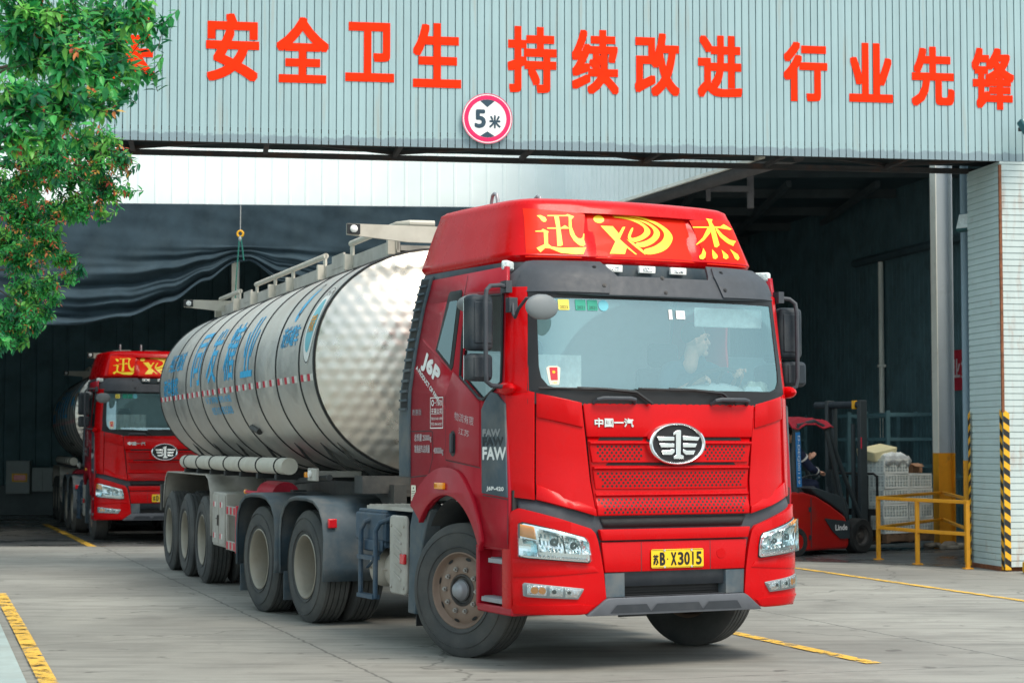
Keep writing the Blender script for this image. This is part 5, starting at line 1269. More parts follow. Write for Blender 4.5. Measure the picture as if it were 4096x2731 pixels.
# drain pipe, banner, cabinets, racks
g = G(); g.tube([(7.62, 39.5, 1.75), (7.62, 39.5, 5.45)], .055, 10); g.box((7.62, 39.5, 3.3), (.15, .15, .05)); o = g.build('drain_pipe', 'column_light'); tag(o, 'thin pale drain pipe running down the dark interior wall', 'pipe')
t_ = Vector((5.6 - 9.3, 49.5 - 32, 0)).normalized(); bnx = Vector((8.50, 35.75, 3.08))
BN = empty('wall_banner', 'dark red banner with white writing on the shed side wall', 'banner', bnx, math.atan2(-t_.y, -t_.x))
g = G(); g.box((0, 0, 0), (1.5, .03, .76)); g.build('banner_cloth', 'red_cloth', BN); g = G(); bolded(g, text2d('业第三', (-.70, -.16, .62, .22), .01), .01, lambda u, v, w=0: Vector((u, -.017 - w, v))); g.build('banner_lettering', 'pale_decal', BN)
for (x, z0, z1, w, lab, tw) in ((-12.70, .42, 1.28, .62, 'grey electrical cabinet with a yellow warning label, leftmost on the wall', 1), (-12.05, .48, 1.10, .58, 'low double door grey cabinet on the dark wall beside the tank', 2)):
    r = empty('wall_cabinet', lab, 'cabinet', (x, 49.4, z0)); g = G(); g.box((0, .12, (z1 - z0) / 2), (w, .24, z1 - z0)); g.build('cabinet_body', 'cabinet', r, bevel=.01)
    for k in range(tw):
        g = G(); ww = w / tw; g.box((-w / 2 + ww * (k + .5), -.008, (z1 - z0) / 2), (ww - .03, .016, z1 - z0 - .04)); g.build('cabinet_door', 'cabinet', r, bevel=.004)
    if tw == 1: g = G(); g.box((.05, -.02, .42), (.40, .008, .22)); g.build('warning_label', 'hazard_yellow', r); g = G(); g.box((.05, -.026, .42), (.30, .006, .14)); g.build('label_print', 'red_lens', r)
def rack_meshes():
    g = G(); w, d, h = 1.15, 1.0, 1.15
    for x in (-w / 2, w / 2):
        for y in (-d / 2, d / 2): g.box((x, y, h / 2), (.07, .07, h))
    return g
r0 = empty('storage_rack', '', 'rack', (7.35, 36.2, 0), R(100), 'stacked steel storage racks')
g = rack_meshes()
for z in (.12, .62, 1.08):
    for y in (-.5, .5): g.box((0, y, z), (1.15, .05, .06))
    for x in (-.575, .575): g.box((x, 0, z), (.05, 1.0, .06))
g.build('rack_frame', 'rack_teal', r0)
g = G()
for i in range(7): g.box((-.45 + i * .15, -.5, .6), (.035, .03, 1.0))
g.build('bar_panel', 'rack_teal', r0)
spots = [(7.35, 36.2, 0, 'bottom of the nearer rack stack behind the yellow column'), (7.35, 36.2, 1.16, 'top of the nearer rack stack behind the yellow column'), (6.95, 38.0, 0, 'bottom of the farther rack stack by the drain pipe'), (6.95, 38.0, 1.16, 'top of the farther rack stack by the drain pipe'),
         (7.75, 34.4, 0, 'lone rack right of the yellow column'), (5.75, 42.0, 0, 'lower rack far behind the forklift mast'), (5.75, 42.0, 1.16, 'upper rack far behind the forklift mast'), (4.6, 43.5, 0, 'farthest rack deep in the shed behind the forklift roof')]
for k, (x, y, z, lab) in enumerate(spots):
    o = r0 if k == 0 else copy_tree(r0)[0]; o.location = (x, y, z); o['label'] = 'dark steel storage rack, ' + lab
# ------------------------------------------------------------------ tarp and rope
def interp(tb, x):
    if x <= tb[0][0]: return tb[0][1]
    for (a, p), (b, q) in zip(tb, tb[1:]):
        if x <= b: f = (x - a) / (b - a); f = f * f * (3 - 2 * f); return p + (q - p) * f
    return tb[-1][1]
HEM = [(-16, 4.4), (-12, 3.9), (-8.8, 3.70), (-7.4, 3.68), (-6.56, 3.82), (-5.81, 4.09), (-5.21, 4.46), (-4.72, 4.80), (-4.5, 4.82), (-3.94, 4.46), (-3.19, 4.18), (-2.07, 4.08), (.2, 4.3), (.9, 4.5)]
g = G(); rr = []; NV = 90; NX = 330
for j in range(NV + 1):
    v = j / NV; row = []
    for i in range(NX + 1):
        x = -16 + 16.85 * i / NX; d = 33.3 + (x - .9) * .0873 - .10; zb = interp(HEM, x); hd = 5.775 - zb; nd = 2.07 * v; z = 5.775 - (nd if nd < .70 else .70 + (nd - .70) * (hd - .70) / 1.37)
        gather = math.exp(-((x + 4.6) / .55) ** 2)
        ph = 2 * math.pi * (.3 * v + 4.4 * max(0, v - .25) ** 1.25) + .55 * math.sin(x * .55 + v * 2) + .35 * math.sin(x * 1.5 + 1.3) * v
        amp = .17 * max(0, v - .28) ** .9 * (1 - .5 * gather) * (.75 + .35 * math.sin(x * 1.3 + 5 * v))
        off = amp * (math.sin(ph) + .5 * math.sin(1.63 * ph + .9 * x) + .25 * math.sin(3.1 * ph - 1.3 * x)) + .007 * math.sin(17 * v + 2.1 * x + 2 * math.sin(1.7 * x)) + .005 * math.sin(41 * v - 3 * x + 3 * math.sin(.8 * x)) * (.4 + .6 * math.sin(x * 2.2) ** 2) - .10 * v * gather
        row.append(Vector((x + .03 * v * math.sin(9 * x) * gather, d - .06 - off, z)))
    rr.append(row)
g.rings(rr, False, False); o = g.build('tarpaulin', 'tarp', solid=.004, ang=80); tag(o, 'black tarpaulin draped in swags across the shed opening', 'tarpaulin')
RO = empty('hoist_rope', 'thin wire with yellow hook and green rope gathering up the black tarpaulin', 'rope', (-4.63, 32.55, 4.7))
g = G(); g.tube([(0, 0, 1.05), (0, -.02, .62)], .008, 6); g.build('wire', 'wire_grey', RO)
g = G(); g.tube([(.05 * math.cos(a), -.02, .56 + .05 * math.sin(a)) for a in (2 * math.pi * k / 14 for k in range(15))], .018, 8); g.build('hook', 'hazard_yellow', RO)
g = G(); g.tube([(-.01, -.03, .52), (-.05, -.10, -.2), (-.07, -.12, -.75)], .012, 6); g.tube([(.01, -.03, .52), (.06, -.08, .2), (.07, -.08, .1)], .012, 6); g.build('rope', 'rope_green', RO); g = G(); g.ball((0, -.03, .47), (.03, .03, .05), 8, 6); g.build('shackle', 'wire_grey', RO)
# ------------------------------------------------------------------ forklift, its load
FK = empty('forklift', 'red forklift with dark mast and red cloth roof lifting white crates', 'forklift', (5.07, 30.14, 0), R(40))
B = lambda g, n_, m_, par=FK, **k: g.build(n_, m_, par, **k)
g = G(); g.prism([(-1.9, .16), (-1.75, .08), (-.32, .08), (-.27, .14), (-.27, .42), (-.36, .58), (-.70, .76), (-1.02, .90), (-1.30, .96), (-1.9, .98), (-2.0, .6)], lambda x, z, w: Vector((x, -.50 + w, z)), 1.0); bd = B(g, 'body', 'fork_red', bevel=.045, seg=3, recalc=True)
g = G(); g.prism([(-1.0, .93), (-.68, .79), (-.34, .62), (-.25, .45), (-.22, .70), (-.30, .86), (-.95, 1.02), (-1.1, 1.02)], lambda x, z, w: Vector((x, -.46 + w, z)), .92); B(g, 'cowl', 'fork_grey', bevel=.02, recalc=True)
g = G(); g.prism([(-.86, .56), (-.28, .50), (-.28, .24), (-.50, .24), (-.70, .38)], lambda x, z, w: Vector((x, -.506 - w, z)), .012); g.build('side_panel', 'fork_grey', bd, recalc=True)
g = G(); bolded(g, text2d('Linde', (-.62, .37, -.34, .46), .004), .004, lambda u, v, w=0: Vector((u, -.5195 - w, v))); g.build('side_lettering', 'white_decal', bd)
g = G(); g.box((-1.18, -.505, .70), (.05, .02, .07)); g.box((-1.18, -.505, .28), (.05, .02, .07)); g.box((-1.155, -.502, .5), (.010, .012, .75)); g.build('hinge', 'fork_grey', bd)
for y in (-.44, .44):
    g = G(); g.tube([(-1.42, y, .95), (-1.46, y, 1.40), (-1.40, y, 1.95)], .055, 8); g.tube([(-.30, y, .60), (-.52, y, 1.30), (-.72, y, 1.90)], .035, 8); g.tube([(-1.40, y, 1.95), (-1.0, y, 2.02), (-.72, y, 1.92)], .04, 8); B(g, 'guard_post', 'fork_grey')
g = G(); rr = []
for i in range(13):
    x = -1.55 + i * .078; rr.append([Vector((x, y, 2.03 + .05 * math.sin(math.pi * i / 12) - (.09 if abs(y) > .46 else 0) * (1 + .25 * math.sin(i * .9)) - .02 * (abs(y) / .4) ** 2 + .012 * math.sin(i * 1.7 + y * 9))) for y in (-.50, -.48, -.40, -.2, 0, .2, .40, .48, .50)])
g.rings(rr, False, False); B(g, 'roof_cover', 'red_cloth', solid=.015)
g = G(); g.box((-1.62, -.35, 1.98), (.10, .14, .10)); B(g, 'beacon', 'amber', bevel=.02)
pm('plate_blue', (.03, .20, .50), .45, var=.04)
g = G(); g.box((-1.44, -.515, 1.45), (.10, .008, .82), mat=Matrix.Rotation(R(-2), 3, 'Y')); pb = B(g, 'number_plate', 'plate_blue')
g = G(); g.surf([[(-v - 1.44 + .0, u + 1.45) for u, v in q] for q in text2d('D-DEQ00119', (-.36, -.028, .36, .028))], lambda u, v: Vector((u, -.521, v))); g.bm.free(); g = G()
g.surf([[(-1.44 + v, 1.45 - u) for u, v in q] for q in text2d('D-DEQ00119', (-.36, -.028, .36, .028))], lambda u, v: Vector((u, -.521, v))); g.build('plate_lettering', 'white_decal', pb)
g = G(); g.box((-.98, 0, .98), (.5, .50, .14)); g.box((-1.24, 0, 1.28), (.14, .48, .56)); B(g, 'seat', 'seat_fabric', bevel=.04)
g = G(); g.tube([(-.45, .05, .9), (-.52, .05, 1.12)], .04, 8); g.tube([(-.55 + .13 * math.cos(a), .05 + .16 * math.sin(a), 1.15 + .05 * math.cos(a)) for a in (2 * math.pi * k / 20 for k in range(21))], .015, 6); g.box((-.45, -.30, 1.16), (.12, .10, .26)); g.box((-.50, -.34, 1.02), (.05, .05, .12)); B(g, 'controls', 'fork_grey')
ml_ = []
for y in (-.33, .33):
    g = G(); g.box((.26, y, 1.22), (.16, .07, 2.3)); g.box((.30, y * .82, 1.25), (.10, .05, 2.2)); B(g, 'mast', 'fork_grey', bevel=.008)
    g = G(); g.tube([(-.62, y * 1.15, 1.95), (-.28, y * 1.1, 1.30), (.16, y * 1.08, .55)], .035, 10); B(g, 'tilt_cylinder', 'fork_grey')
    g = G(); g.tube([(.20, y * .6, .2), (.20, y * .6, 2.0)], .035, 10); B(g, 'lift_cylinder', 'fork_grey')
g = G(); g.tube([(.24, -.36, 2.30), (.24, .60, 2.30)], .055, 14); g.mi = 1; g.box((.24, -.22, 2.30), (.13, .05, .13)); B(g, 'mast_crosshead', ['mid_plastic', 'hazard_yellow'])
g = G(); g.box((.17, -.385, 1.70), (.02, .008, .18)); B(g, 'warning_label', 'tape_red')
g = G(); g.box((.30, 0, .25), (.1, .8, .25)); g.box((.05, 0, .22), (.5, .7, .2)); B(g, 'front_axle', 'fork_grey')
g = G(); g.box((.42, 0, .30), (.06, .95, .10)); g.box((.42, 0, .62), (.06, .95, .10))
for y in (-.47, -.27, -.07, .13, .33, .47): g.box((.44, y, .72), (.03, .03, .95))
g.tube([(.44, -.47, 1.1), (.44, -.46, 1.18), (.44, -.40, 1.22), (.44, .40, 1.22), (.44, .47, 1.15)], .02, 6); B(g, 'load_guard', 'chassis_black')
for y in (-.25, .25): g = G(); g.box((1.0, y, .13), (1.15, .10, .04)); g.box((.46, y, .35), (.05, .10, .45)); B(g, 'fork', 'chassis_black')
for x, y, r_, w_ in ((0, -.43, .27, .22), (0, .43, .27, .22), (-1.45, -.42, .22, .18), (-1.45, .42, .22, .18)):
    g = G(); sg = 1 if y < 0 else -1; g.lathe([(r_ * .55, -w_ / 2 * .9), (r_ * .6, -w_ / 2), (r_ * .92, -w_ / 2), (r_, -w_ / 2 * .75), (r_, w_ / 2 * .75), (r_ * .92, w_ / 2), (r_ * .6, w_ / 2), (r_ * .55, w_ / 2 * .9)], 36); w0 = B(g, 'wheel', 'tyre_tread'); w0.location = (x, y, r_); w0.rotation_euler.z = 0 if y < 0 else math.pi
    g = G(); g.lathe([(r_ * .56, -w_ / 2 * .85), (r_ * .5, -w_ / 2 * .8), (r_ * .42, -w_ / 2 * .45), (r_ * .2, -w_ / 2 * .5), (r_ * .18, -w_ / 2 * .75), (.001, -w_ / 2 * .78)], 28); g.build('rim', 'hub_dark', w0)
FM = Matrix.Translation((5.07, 30.14, 0)) @ Matrix.Rotation(R(40), 4, 'Z')
g = G()
for y in (-.36, 0, .36): g.box((0, y, .075), (1.2, .09, .09))
for k in range(7): g.box((-.55 + k * .183, 0, .13), (.10, .8, .022))
for k in range(3): g.box((-.55 + k * .55, 0, .02), (.10, .8, .022))
o = g.build('pallet', 'wood'); o.location = FM @ Vector((1.28, -.05, .125)); o.rotation_euler.z = R(40); tag(o, 'wooden pallet on the forklift forks under the white crates', 'pallet')
def crate_obj():
    g = G(); L_, W_, H_ = .58, .39, .232; g.mi = 1; t = .012
    for s_ in (-1, 1): g.box((s_ * (L_ / 2 - .02), 0, H_ / 2), (.008, W_ - .03, H_ - .03)); g.box((0, s_ * (W_ / 2 - .02), H_ / 2), (L_ - .03, .008, H_ - .03))
    g.box((0, 0, .02), (L_ - .04, W_ - .04, .012)); g.mi = 0
    for z, h in ((H_ - .018, .034), (.016, .030), (H_ * .52, .016), (H_ * .30, .010), (H_ * .74, .010)):
        for s_ in (-1, 1): g.box((s_ * L_ / 2, 0, z), (.014, W_ + .012, h)); g.box((0, s_ * W_ / 2, z), (L_ - .004, .014, h))
    for s_ in (-1, 1):
        for k in range(9): g.box((-L_ / 2 + .0 + k * L_ / 8 * .985 + .004, s_ * W_ / 2, H_ / 2), (.013 if k not in (0, 4, 8) else .026, .012, H_ - .03))
        for k in range(6): g.box((s_ * L_ / 2, -W_ / 2 + .01 + k * (W_ - .02) / 5, H_ / 2), (.012, .013 if k not in (0, 5) else .024, H_ - .03))
    return g.build('plastic_crate', ['crate_white', 'crate_inner'])
ordn = ['bottom', 'second from the bottom', 'third from the bottom', 'fourth from the bottom', 'topmost']
c0 = None
for st, (lx, n_, nm) in enumerate(((.98, 5, 'taller left crate stack'), (1.59, 4, 'shorter right crate stack'))):
    for k in range(n_):
        if c0 is None: c0 = crate_obj(); o = c0
        else: o = c0.copy(); COL.objects.link(o)
        o.location = FM @ Vector((lx + random.uniform(-.01, .01), -.22 + random.uniform(-.01, .01), .275 + k * .236)); o.rotation_euler.z = R(40 + random.uniform(-1.5, 1.5))
        tag(o, 'white lattice crate, %s in the %s' % (ordn[k] if k < n_ - 1 else 'topmost', nm), 'crate', 'white plastic crates on the forklift')
g = G(); g.prism([(-.26, 0), (.26, .0), (.30, .17), (-.30, .17)], lambda x, z, w: Vector((x, -.18 + w, z)), .36); o = g.build('cream_tub', 'cream_plastic', bevel=.02, recalc=True); o.location = FM @ Vector((.86, -.12, 1.46)); o.rotation_euler = (R(10), R(-8), R(40)); tag(o, 'cream plastic tub lying tilted on top of the taller crate stack', 'tub')
g = G(); rr = []
for i in range(17):
    a = i / 16; row = []
    for j in range(15):
        b = j / 14; e = max(abs(a - .5), abs(b - .5)) * 2; row.append(Vector(((a - .5) * .64, (b - .5) * .44, .10 * (1 - e ** 2) + .02 * math.sin(a * 19 + 3 * math.sin(b * 8)) * math.cos(b * 15) - (.10 + .05 * math.sin(a * 17)) * max(0, e - .9) * 10)))
    rr.append(row)
g.rings(rr, False, False); o = g.build('plastic_wrap', 'wrap', solid=.004, ang=25); o.location = FM @ Vector((1.02, -.22, 1.47)); o.rotation_euler.z = R(40); tag(o, 'crumpled clear plastic film bunched over the taller crate stack', 'film')
g = G(); g.box((0, 0, .075), (.34, .26, .15)); g.box((-.1, -.17, .13), (.30, .12, .006), mat=Matrix.Rotation(R(25), 3, 'X')); o = g.build('cardboard_box', 'cardboard', bevel=.006); o.location = FM @ Vector((1.58, -.22, 1.222)); o.rotation_euler.z = R(52); tag(o, 'brown cardboard box on top of the shorter crate stack', 'box')
# ------------------------------------------------------------------ people
def blob(name, parts, mat, parent, vox):
    """tapered limbs and rounded masses fused into one continuous skin"""
    g = G()
    for p in parts:
        if p[0] == 'l':
            _, a, ra, b, rb = p; a, b = Vector(a), Vector(b); n_ = 5
            g.tube([a + (b - a) * i / n_ for i in range(n_ + 1)], [ra + (rb - ra) * i / n_ for i in range(n_ + 1)], 14); g.ball(a, ra * .99, 14, 9); g.ball(b, rb * .99, 14, 9)
        else: g.ball(p[1], p[2], 20, 12)
    o = g.build(name, mat, parent, ang=180); r_ = o.modifiers.new('fuse', 'REMESH'); r_.mode = 'VOXEL'; r_.voxel_size = vox; r_.use_smooth_shade = True
    s_ = o.modifiers.new('relax', 'SMOOTH'); s_.iterations = 3; s_.factor = .5; return o
def head_parts(c, f, s=1.0):
    """head with brow, nose, lips, chin and ears looking along f"""
    c = Vector(c); f = Vector(f).normalized(); u = Vector((0, 0, 1)); r_ = f.cross(u).normalized(); u = r_.cross(f); q = lambda a, b, d: c + f * a * s + r_ * b * s + u * d * s
    P = [('b', q(-.015, 0, .035), (.088 * s, .080 * s, .092 * s)), ('b', q(.018, 0, -.035), (.066 * s, .062 * s, .078 * s)), ('l', q(.070, 0, .022), .013 * s, q(.096, 0, -.016), .0155 * s), ('b', q(.080, 0, -.050), (.015 * s, .019 * s, .012 * s)), ('b', q(.070, 0, -.092), .024 * s),
         ('b', q(.068, 0, .045), (.020 * s, .042 * s, .012 * s)), ('b', q(.048, .038, -.02), .024 * s), ('b', q(.048, -.038, -.02), .024 * s), ('b', q(-.012, .078, -.008), (.018 * s, .012 * s, .030 * s)), ('b', q(-.012, -.078, -.008), (.018 * s, .012 * s, .030 * s)), ('l', q(-.02, 0, -.06), .056 * s, q(-.045, 0, -.19), .062 * s)]
    return P, q
def face(parent, q, s=1.0):
    g = G()
    for b in (-.033, .033): g.ball(q(.066, b, .014), (.013 * s, .013 * s, .007 * s), 10, 6); g.tube([q(.078, b - .014, .042), q(.082, b, .047), q(.076, b + .016, .040)], .004 * s, 6)
    g.tube([q(.088, -.020, -.052), q(.095, 0, -.050), q(.088, .020, -.052)], .0028 * s, 6); return g.build('face_feature', 'hair', parent)
def hand(c, d, curl, s=1.0):
    """palm, four unequal curled fingers and a side thumb: c wrist, d finger direction, curl = direction the fingers bend to"""
    c, d, k = Vector(c), Vector(d).normalized(), Vector(curl).normalized(); w = d.cross(k).normalized(); P = [('l', c, .026 * s, c + d * .05 * s, .030 * s)]
    for i, ln in enumerate((.030, .036, .034, .026)):
        b = c + d * .078 * s + w * (.033 - i * .022) * s; m = b + d * ln * s + k * .008 * s; e = m + d * ln * .35 * s + k * ln * .85 * s; t = e - d * ln * .25 * s + k * ln * .55 * s
        P += [('l', c + d * .03 * s + w * (.024 - i * .016) * s, .014 * s, b, .0115 * s), ('l', b, .0105 * s, m, .0098 * s), ('l', m, .0095 * s, e, .009 * s), ('l', e, .0088 * s, t, .0078 * s)]
    b = c + d * .022 * s + w * .030 * s; m = b + d * .030 * s + w * .028 * s + k * .012 * s; P += [('l', b, .014 * s, m, .012 * s), ('l', m, .0115 * s, m + d * .022 * s + k * .026 * s, .0095 * s)]; return P
DM = Matrix.Translation((.605956, 15.70357, 0)) @ Matrix.Rotation(.4538277 - math.pi / 2, 4, 'Z')
DR = empty('person', 'man in a dark teal polo shirt driving the red truck, seen through the windscreen', 'person', DM @ Vector((.40, .65, 1.70)), .4538277 - math.pi / 2)
b0 = Vector((.40, .65, 1.70)); V = lambda x, y, z: Vector((x, y, z)) - b0
hp_, hq = head_parts(V(.63, .67, 2.50), (.42, .90, -.05), 1.08)
arm = [('l', V(.72, .97, 2.13), .043, V(.96, .88, 2.215), .027)] + hand(V(.965, .875, 2.225), (.55, -.75, .18), (.55, .2, -.8))
body = hp_ + [('b', V(.49, .66, 2.20), (.09, .14, .10))] + arm + [('l', V(.66, .36, 2.02), .042, V(.90, .48, 2.15), .027)] + hand(V(.905, .485, 2.16), (.6, .55, .3), (.5, -.2, -.8)) + [('l', V(.66, .36, 2.02), .042, V(.55, .45, 2.20), .05), ('l', V(.72, .97, 2.13), .043, V(.57, .86, 2.20), .05)]
bo = blob('body', body, 'skin', DR, .0065); face(DR, hq, 1.08)
shirt = [('b', V(.46, .66, 1.86), (.16, .20, .26)), ('b', V(.50, .66, 2.10), (.155, .215, .20)), ('l', V(.55, .49, 2.26), .082, V(.55, .83, 2.26), .082), ('l', V(.56, .86, 2.24), .085, V(.70, .965, 2.15), .066), ('l', V(.56, .46, 2.24), .082, V(.64, .37, 2.08), .064), ('l', V(.585, .62, 2.335), .072, V(.585, .71, 2.335), .072)]
blob('shirt', shirt, 'teal_shirt', DR, .012)
g = G(); hc = hq(-.028, 0, .052); g.ball(hc, (.104, .097, .095), 18, 12); o = g.build('hair', 'hair', DR)
o2 = empty('person', 'worker in a navy jacket sitting at the controls of the red forklift', 'person', FM @ Vector((-1.0, 0, 1.02)), R(40))
hp2, hq2 = head_parts((-.12, .0, .80), (1, -.25, -.1)); W = lambda x, y, z: Vector((x, y, z))
blob('body', hp2 + [('l', W(.12, -.27, .30), .045, W(.38, -.20, .22), .030)] + hand((.38, -.20, .22), (.9, .1, .1), (.2, 0, -1)) + hand((.05, -.30, .44), (.5, -.3, .6), (.8, .2, .2), .9) + [('l', W(-.1, 0, .5), .1, W(-.1, 0, .3), .12)], 'skin', o2, .008); face(o2, hq2)
blob('jacket', [('b', (-.14, 0, .25), (.16, .22, .30)), ('b', (-.13, 0, .45), (.14, .22, .18)), ('l', W(-.12, -.22, .54), .085, W(.10, -.28, .30), .062), ('l', W(.10, -.28, .30), .062, W(.34, -.21, .23), .050), ('l', W(-.12, .22, .54), .085, W(.12, .26, .28), .062), ('l', W(-.1, -.12, .06), .10, W(.32, -.15, .04), .085), ('l', W(-.1, .12, .06), .10, W(.32, .15, .04), .085), ('l', W(.32, -.15, .04), .08, W(.42, -.15, -.35), .06), ('l', W(.32, .15, .04), .08, W(.42, .15, -.35), .06)], 'navy_shirt', o2, .014)
g = G(); g.tube([(.255, -.238, .262), (.285, -.229, .250)], .058, 14); g.tube([(-.04, -.245, .46), (-.02, -.25, .44)], .082, 14); g.build('reflective_band', 'tape_white', o2); g = G(); g.ball(hq2(-.02, 0, .045), (.096, .09, .09), 16, 10); g.build('hair', 'hair', o2)
# things lying on the dashboard
def on_dash(o, x, y, z, rz=0): o.location = DM @ Vector((x, y, z)); o.rotation_euler.z = .4538277 - math.pi / 2 + rz
g = G(); g.surf([[(-.05, -.30), (.05, -.34), (.07, .26), (-.06, .30)]], lambda x, y: Vector((x, y, .012 + .02 * max(0, -y - .2) * 3)), .02, .05); g.mi = 1; g.surf([[(-.052, -.24), (-.028, -.24), (-.028, .22), (-.058, .22)]], lambda x, y: Vector((x, y, .016)), 0, .1)
o = g.build('paper_sheet', ['paper', 'paper_orange'], solid=.003); on_dash(o, 1.26, .30, 2.048); o.rotation_euler.y = R(16); tag(o, 'white printed paper with an orange edge lying inside the windscreen', 'paper')
def crumple(name, mat, r_, loc, label, cat, seed):
    random.seed(seed); g = G(); g.ball((0, 0, 0), r_, 18, 12)
    for v in g.bm.verts: k = 1 + .28 * math.sin(v.co.x * 63 + seed) * math.sin(v.co.y * 57 + 2 * seed) + random.uniform(-.08, .08); v.co *= k
    o = g.build(name, mat, ang=50); on_dash(o, *loc); tag(o, label, cat)
crumple('cleaning_rag', 'rag', (.07, .11, .06), (1.10, .93, 2.10), 'crumpled greenish grey rag on the dashboard at the right windscreen corner', 'rag', 2)
crumple('paper_tissue', 'tissue', (.045, .075, .04), (1.20, .83, 2.08), 'crumpled pale blue tissue beside the rag on the dashboard', 'tissue', 4)
# ------------------------------------------------------------------ tree at the left
def at(u, v, d):
    """point d metres ahead of the camera station, on the bearing (u, v) measured in the 2352-wide frame"""
    x = (u - 1176) / 4404.7; t = -(v - 784) / 4404.7; c, s_ = math.cos(.05425), math.sin(.05425); k = d / (c - s_ * t); return Vector((x * k, d, 1.6576 + (s_ + c * t) * k))
random.seed(11)
TRE = empty('camphor_tree', 'leafy green tree with reddish young shoots reaching in from the left edge', 'tree', (-7.2, 14.8, 0))
t0_ = Vector((-7.2, 14.8, 0))
NEAR = [(60, 40, 90), (150, 60, 90), (240, 50, 80), (305, 50, 45), (330, 20, 35), (80, 140, 90), (170, 150, 80), (240, 160, 70), (300, 165, 35), (345, 172, 14), (60, 240, 90), (150, 240, 80), (225, 245, 55), (280, 215, 35), (275, 110, 50), (40, 320, 60), (110, 310, 45), (330, 85, 26), (372, 58, 8), (195, 320, 30)]
FARC = [(230, 350, 70), (280, 375, 34), (180, 400, 80), (120, 370, 80), (60, 400, 80), (240, 440, 55), (292, 440, 14), (180, 480, 45), (235, 490, 22), (130, 490, 50), (60, 500, 70), (20, 450, 60), (100, 560, 60), (150, 600, 34), (185, 625, 16), (50, 600, 60), (20, 560, 50), (60, 680, 60), (110, 660, 36), (130, 690, 20), (30, 740, 55), (75, 745, 34), (45, 790, 22), (12, 790, 24), (110, 720, 26), (160, 640, 22)]
cl = []
for u, v, r_ in NEAR:
    d = random.uniform(10.2, 11.8); cl.append((at(u, v, d), r_ / 4404.7 * d, .078, 1.0))
for u, v, r_ in FARC:
    d = random.uniform(14.6, 16.6); cl.append((at(u, v, d), r_ / 4404.7 * d, .058, .85))
for k in range(46):                                               # the rest of the crown, outside the frame
    a = random.uniform(0, 6.28); rr_ = random.uniform(.6, 3.4); cl.append((Vector((-7.4 + rr_ * math.cos(a) * .8, 14.6 + rr_ * math.sin(a), random.uniform(3.2, 7.5))), .75, .09, .45))
cl = [c for c in cl]
verts, faces, cols = [], [], []
GREENS = [(.028, .26, .07), (.048, .36, .10), (.09, .46, .11), (.014, .16, .07), (.17, .50, .09)]
YOUNG = [(.75, .16, .07), (.78, .28, .10), (.62, .12, .08), (.75, .45, .10)]
def leaf(p, dr, up, ln, col):
    dr = dr.normalized(); s_ = dr.cross(up).normalized(); up = s_.cross(dr); b = len(verts); w = ln * .24
    for a, o, h in ((0, 0, 0), (.35, 1, .06), (.35, -1, .06), (.40, 0, -.02), (.75, .7, .0), (.75, -.7, .0), (.78, 0, -.07), (1.08, 0, -.16)): verts.append(p + dr * a * ln + s_ * o * w + up * h * ln)
    for f in ((b, b + 3, b + 1), (b, b + 2, b + 3), (b + 1, b + 3, b + 6, b + 4), (b + 3, b + 2, b + 5, b + 6), (b + 4, b + 6, b + 7), (b + 6, b + 5, b + 7)): faces.append(f); cols.append(col)
twigs = G()
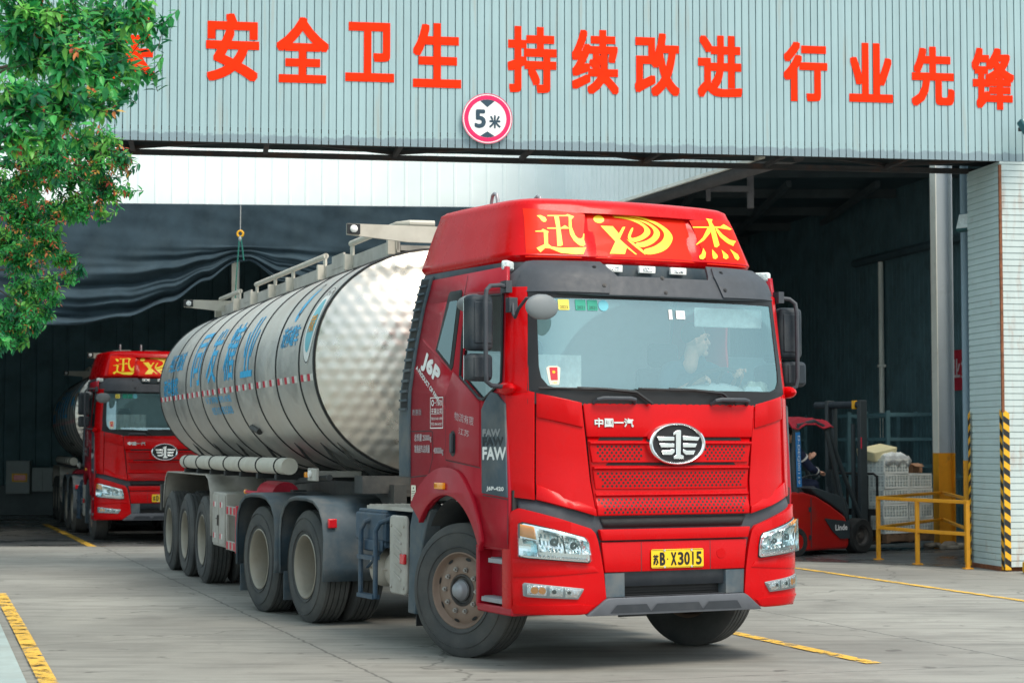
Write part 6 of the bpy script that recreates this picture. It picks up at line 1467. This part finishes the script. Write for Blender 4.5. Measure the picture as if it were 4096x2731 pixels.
for c, r_, ln, dens in cl:
    nt_ = max(4, int(dens * (r_ / .155) ** 2 * (22 if ln > .07 else 40)))
    for _ in range(nt_):
        q = Vector((random.gauss(0, 1), random.gauss(0, 1), random.gauss(0, 1))).normalized() * r_ * random.uniform(.15, 1) ** .6
        p = c + q; dr = (q.normalized() * .7 + Vector((random.uniform(-.5, .9), random.uniform(-.6, .4), random.uniform(-.7, .3)))).normalized(); L_ = random.uniform(1.6, 3.0) * ln
        twigs.tube([p - dr * L_, p], .0028, 4); young = random.random() < (.04 if ln > .07 else .26 if 2.9 < c.z < 4.3 else .13); base = random.choice(GREENS); nl = random.randint(9, 14)
        for i in range(nl):
            f = i / nl; a = i * 2.4; o_ = dr.orthogonal().normalized(); sd = (o_ * math.cos(a) + dr.cross(o_) * math.sin(a)); ld = (dr * .55 + sd * .9 + Vector((0, 0, -.25))).normalized()
            k = random.uniform(.75, 1.3); y_ = young and f > .45; col = random.choice(YOUNG) if y_ else tuple(x * k for x in base)
            leaf(p - dr * L_ * (1 - f), ld, Vector((random.uniform(-.5, .5), random.uniform(-.9, .2), 1)), ln * random.uniform(.6, 1.15) * (.7 if y_ else 1), col)
me = bpy.data.meshes.new('crown'); me.from_pydata([v - t0_ for v in verts], [], faces); ca = me.color_attributes.new('leafcol', 'FLOAT_COLOR', 'CORNER'); arr = []
for pl_, c in zip(me.polygons, cols): arr += [c[0], c[1], c[2], 1.0] * pl_.loop_total
ca.data.foreach_set('color', arr); me.materials.append(M['leaf']); me.update(); o = bpy.data.objects.new('crown', me); COL.objects.link(o); o.parent = TRE
bmesh.ops.translate(twigs.bm, vec=-t0_, verts=twigs.bm.verts[:]); twigs.build('twigs', 'bark', TRE)
g = G(); g.tube([(0, 0, -.1), (.02, 0, .5), (.08, -.02, 1.6), (.02, .05, 2.8), (.1, 0, 4.2), (.15, .1, 5.6)], [.24, .19, .165, .15, .11, .05], 12); g.build('trunk', 'bark', TRE)
g = G()
for tgt, st, r0_ in ((at(150, 120, 11.2), 2.9, .055), (at(260, 100, 11.0), 3.2, .05), (at(60, 250, 10.8), 2.7, .05), (at(180, 420, 15.6), 2.8, .06), (at(80, 620, 15.6), 2.3, .05), (at(230, 380, 15.4), 3.1, .05), (at(40, 760, 15.6), 2.1, .04), (Vector((-9, 16, 6)), 3.6, .07), (Vector((-7.5, 12.5, 6.2)), 3.8, .07)):
    a = Vector((.06, 0, st)); b = tgt - t0_; m1 = a + (b - a) * .35 + Vector((0, 0, .25)); m2 = a + (b - a) * .7 + Vector((.0, .05, .22)); g.tube([a, m1, m2, b], [r0_, r0_ * .65, r0_ * .35, .006], 7)
    for k in range(5):
        f = random.uniform(.45, .98); p = m2 + (b - m2) * max(0, (f - .7) / .3) if f > .7 else m1 + (m2 - m1) * ((f - .35) / .35); e = p + Vector((random.uniform(-.1, .45), random.uniform(-.4, .4), random.uniform(-.35, .25))); g.tube([p, (p + e) / 2 + Vector((0, 0, .04)), e], [.012, .008, .003], 5)
g.build('branch', 'bark', TRE)
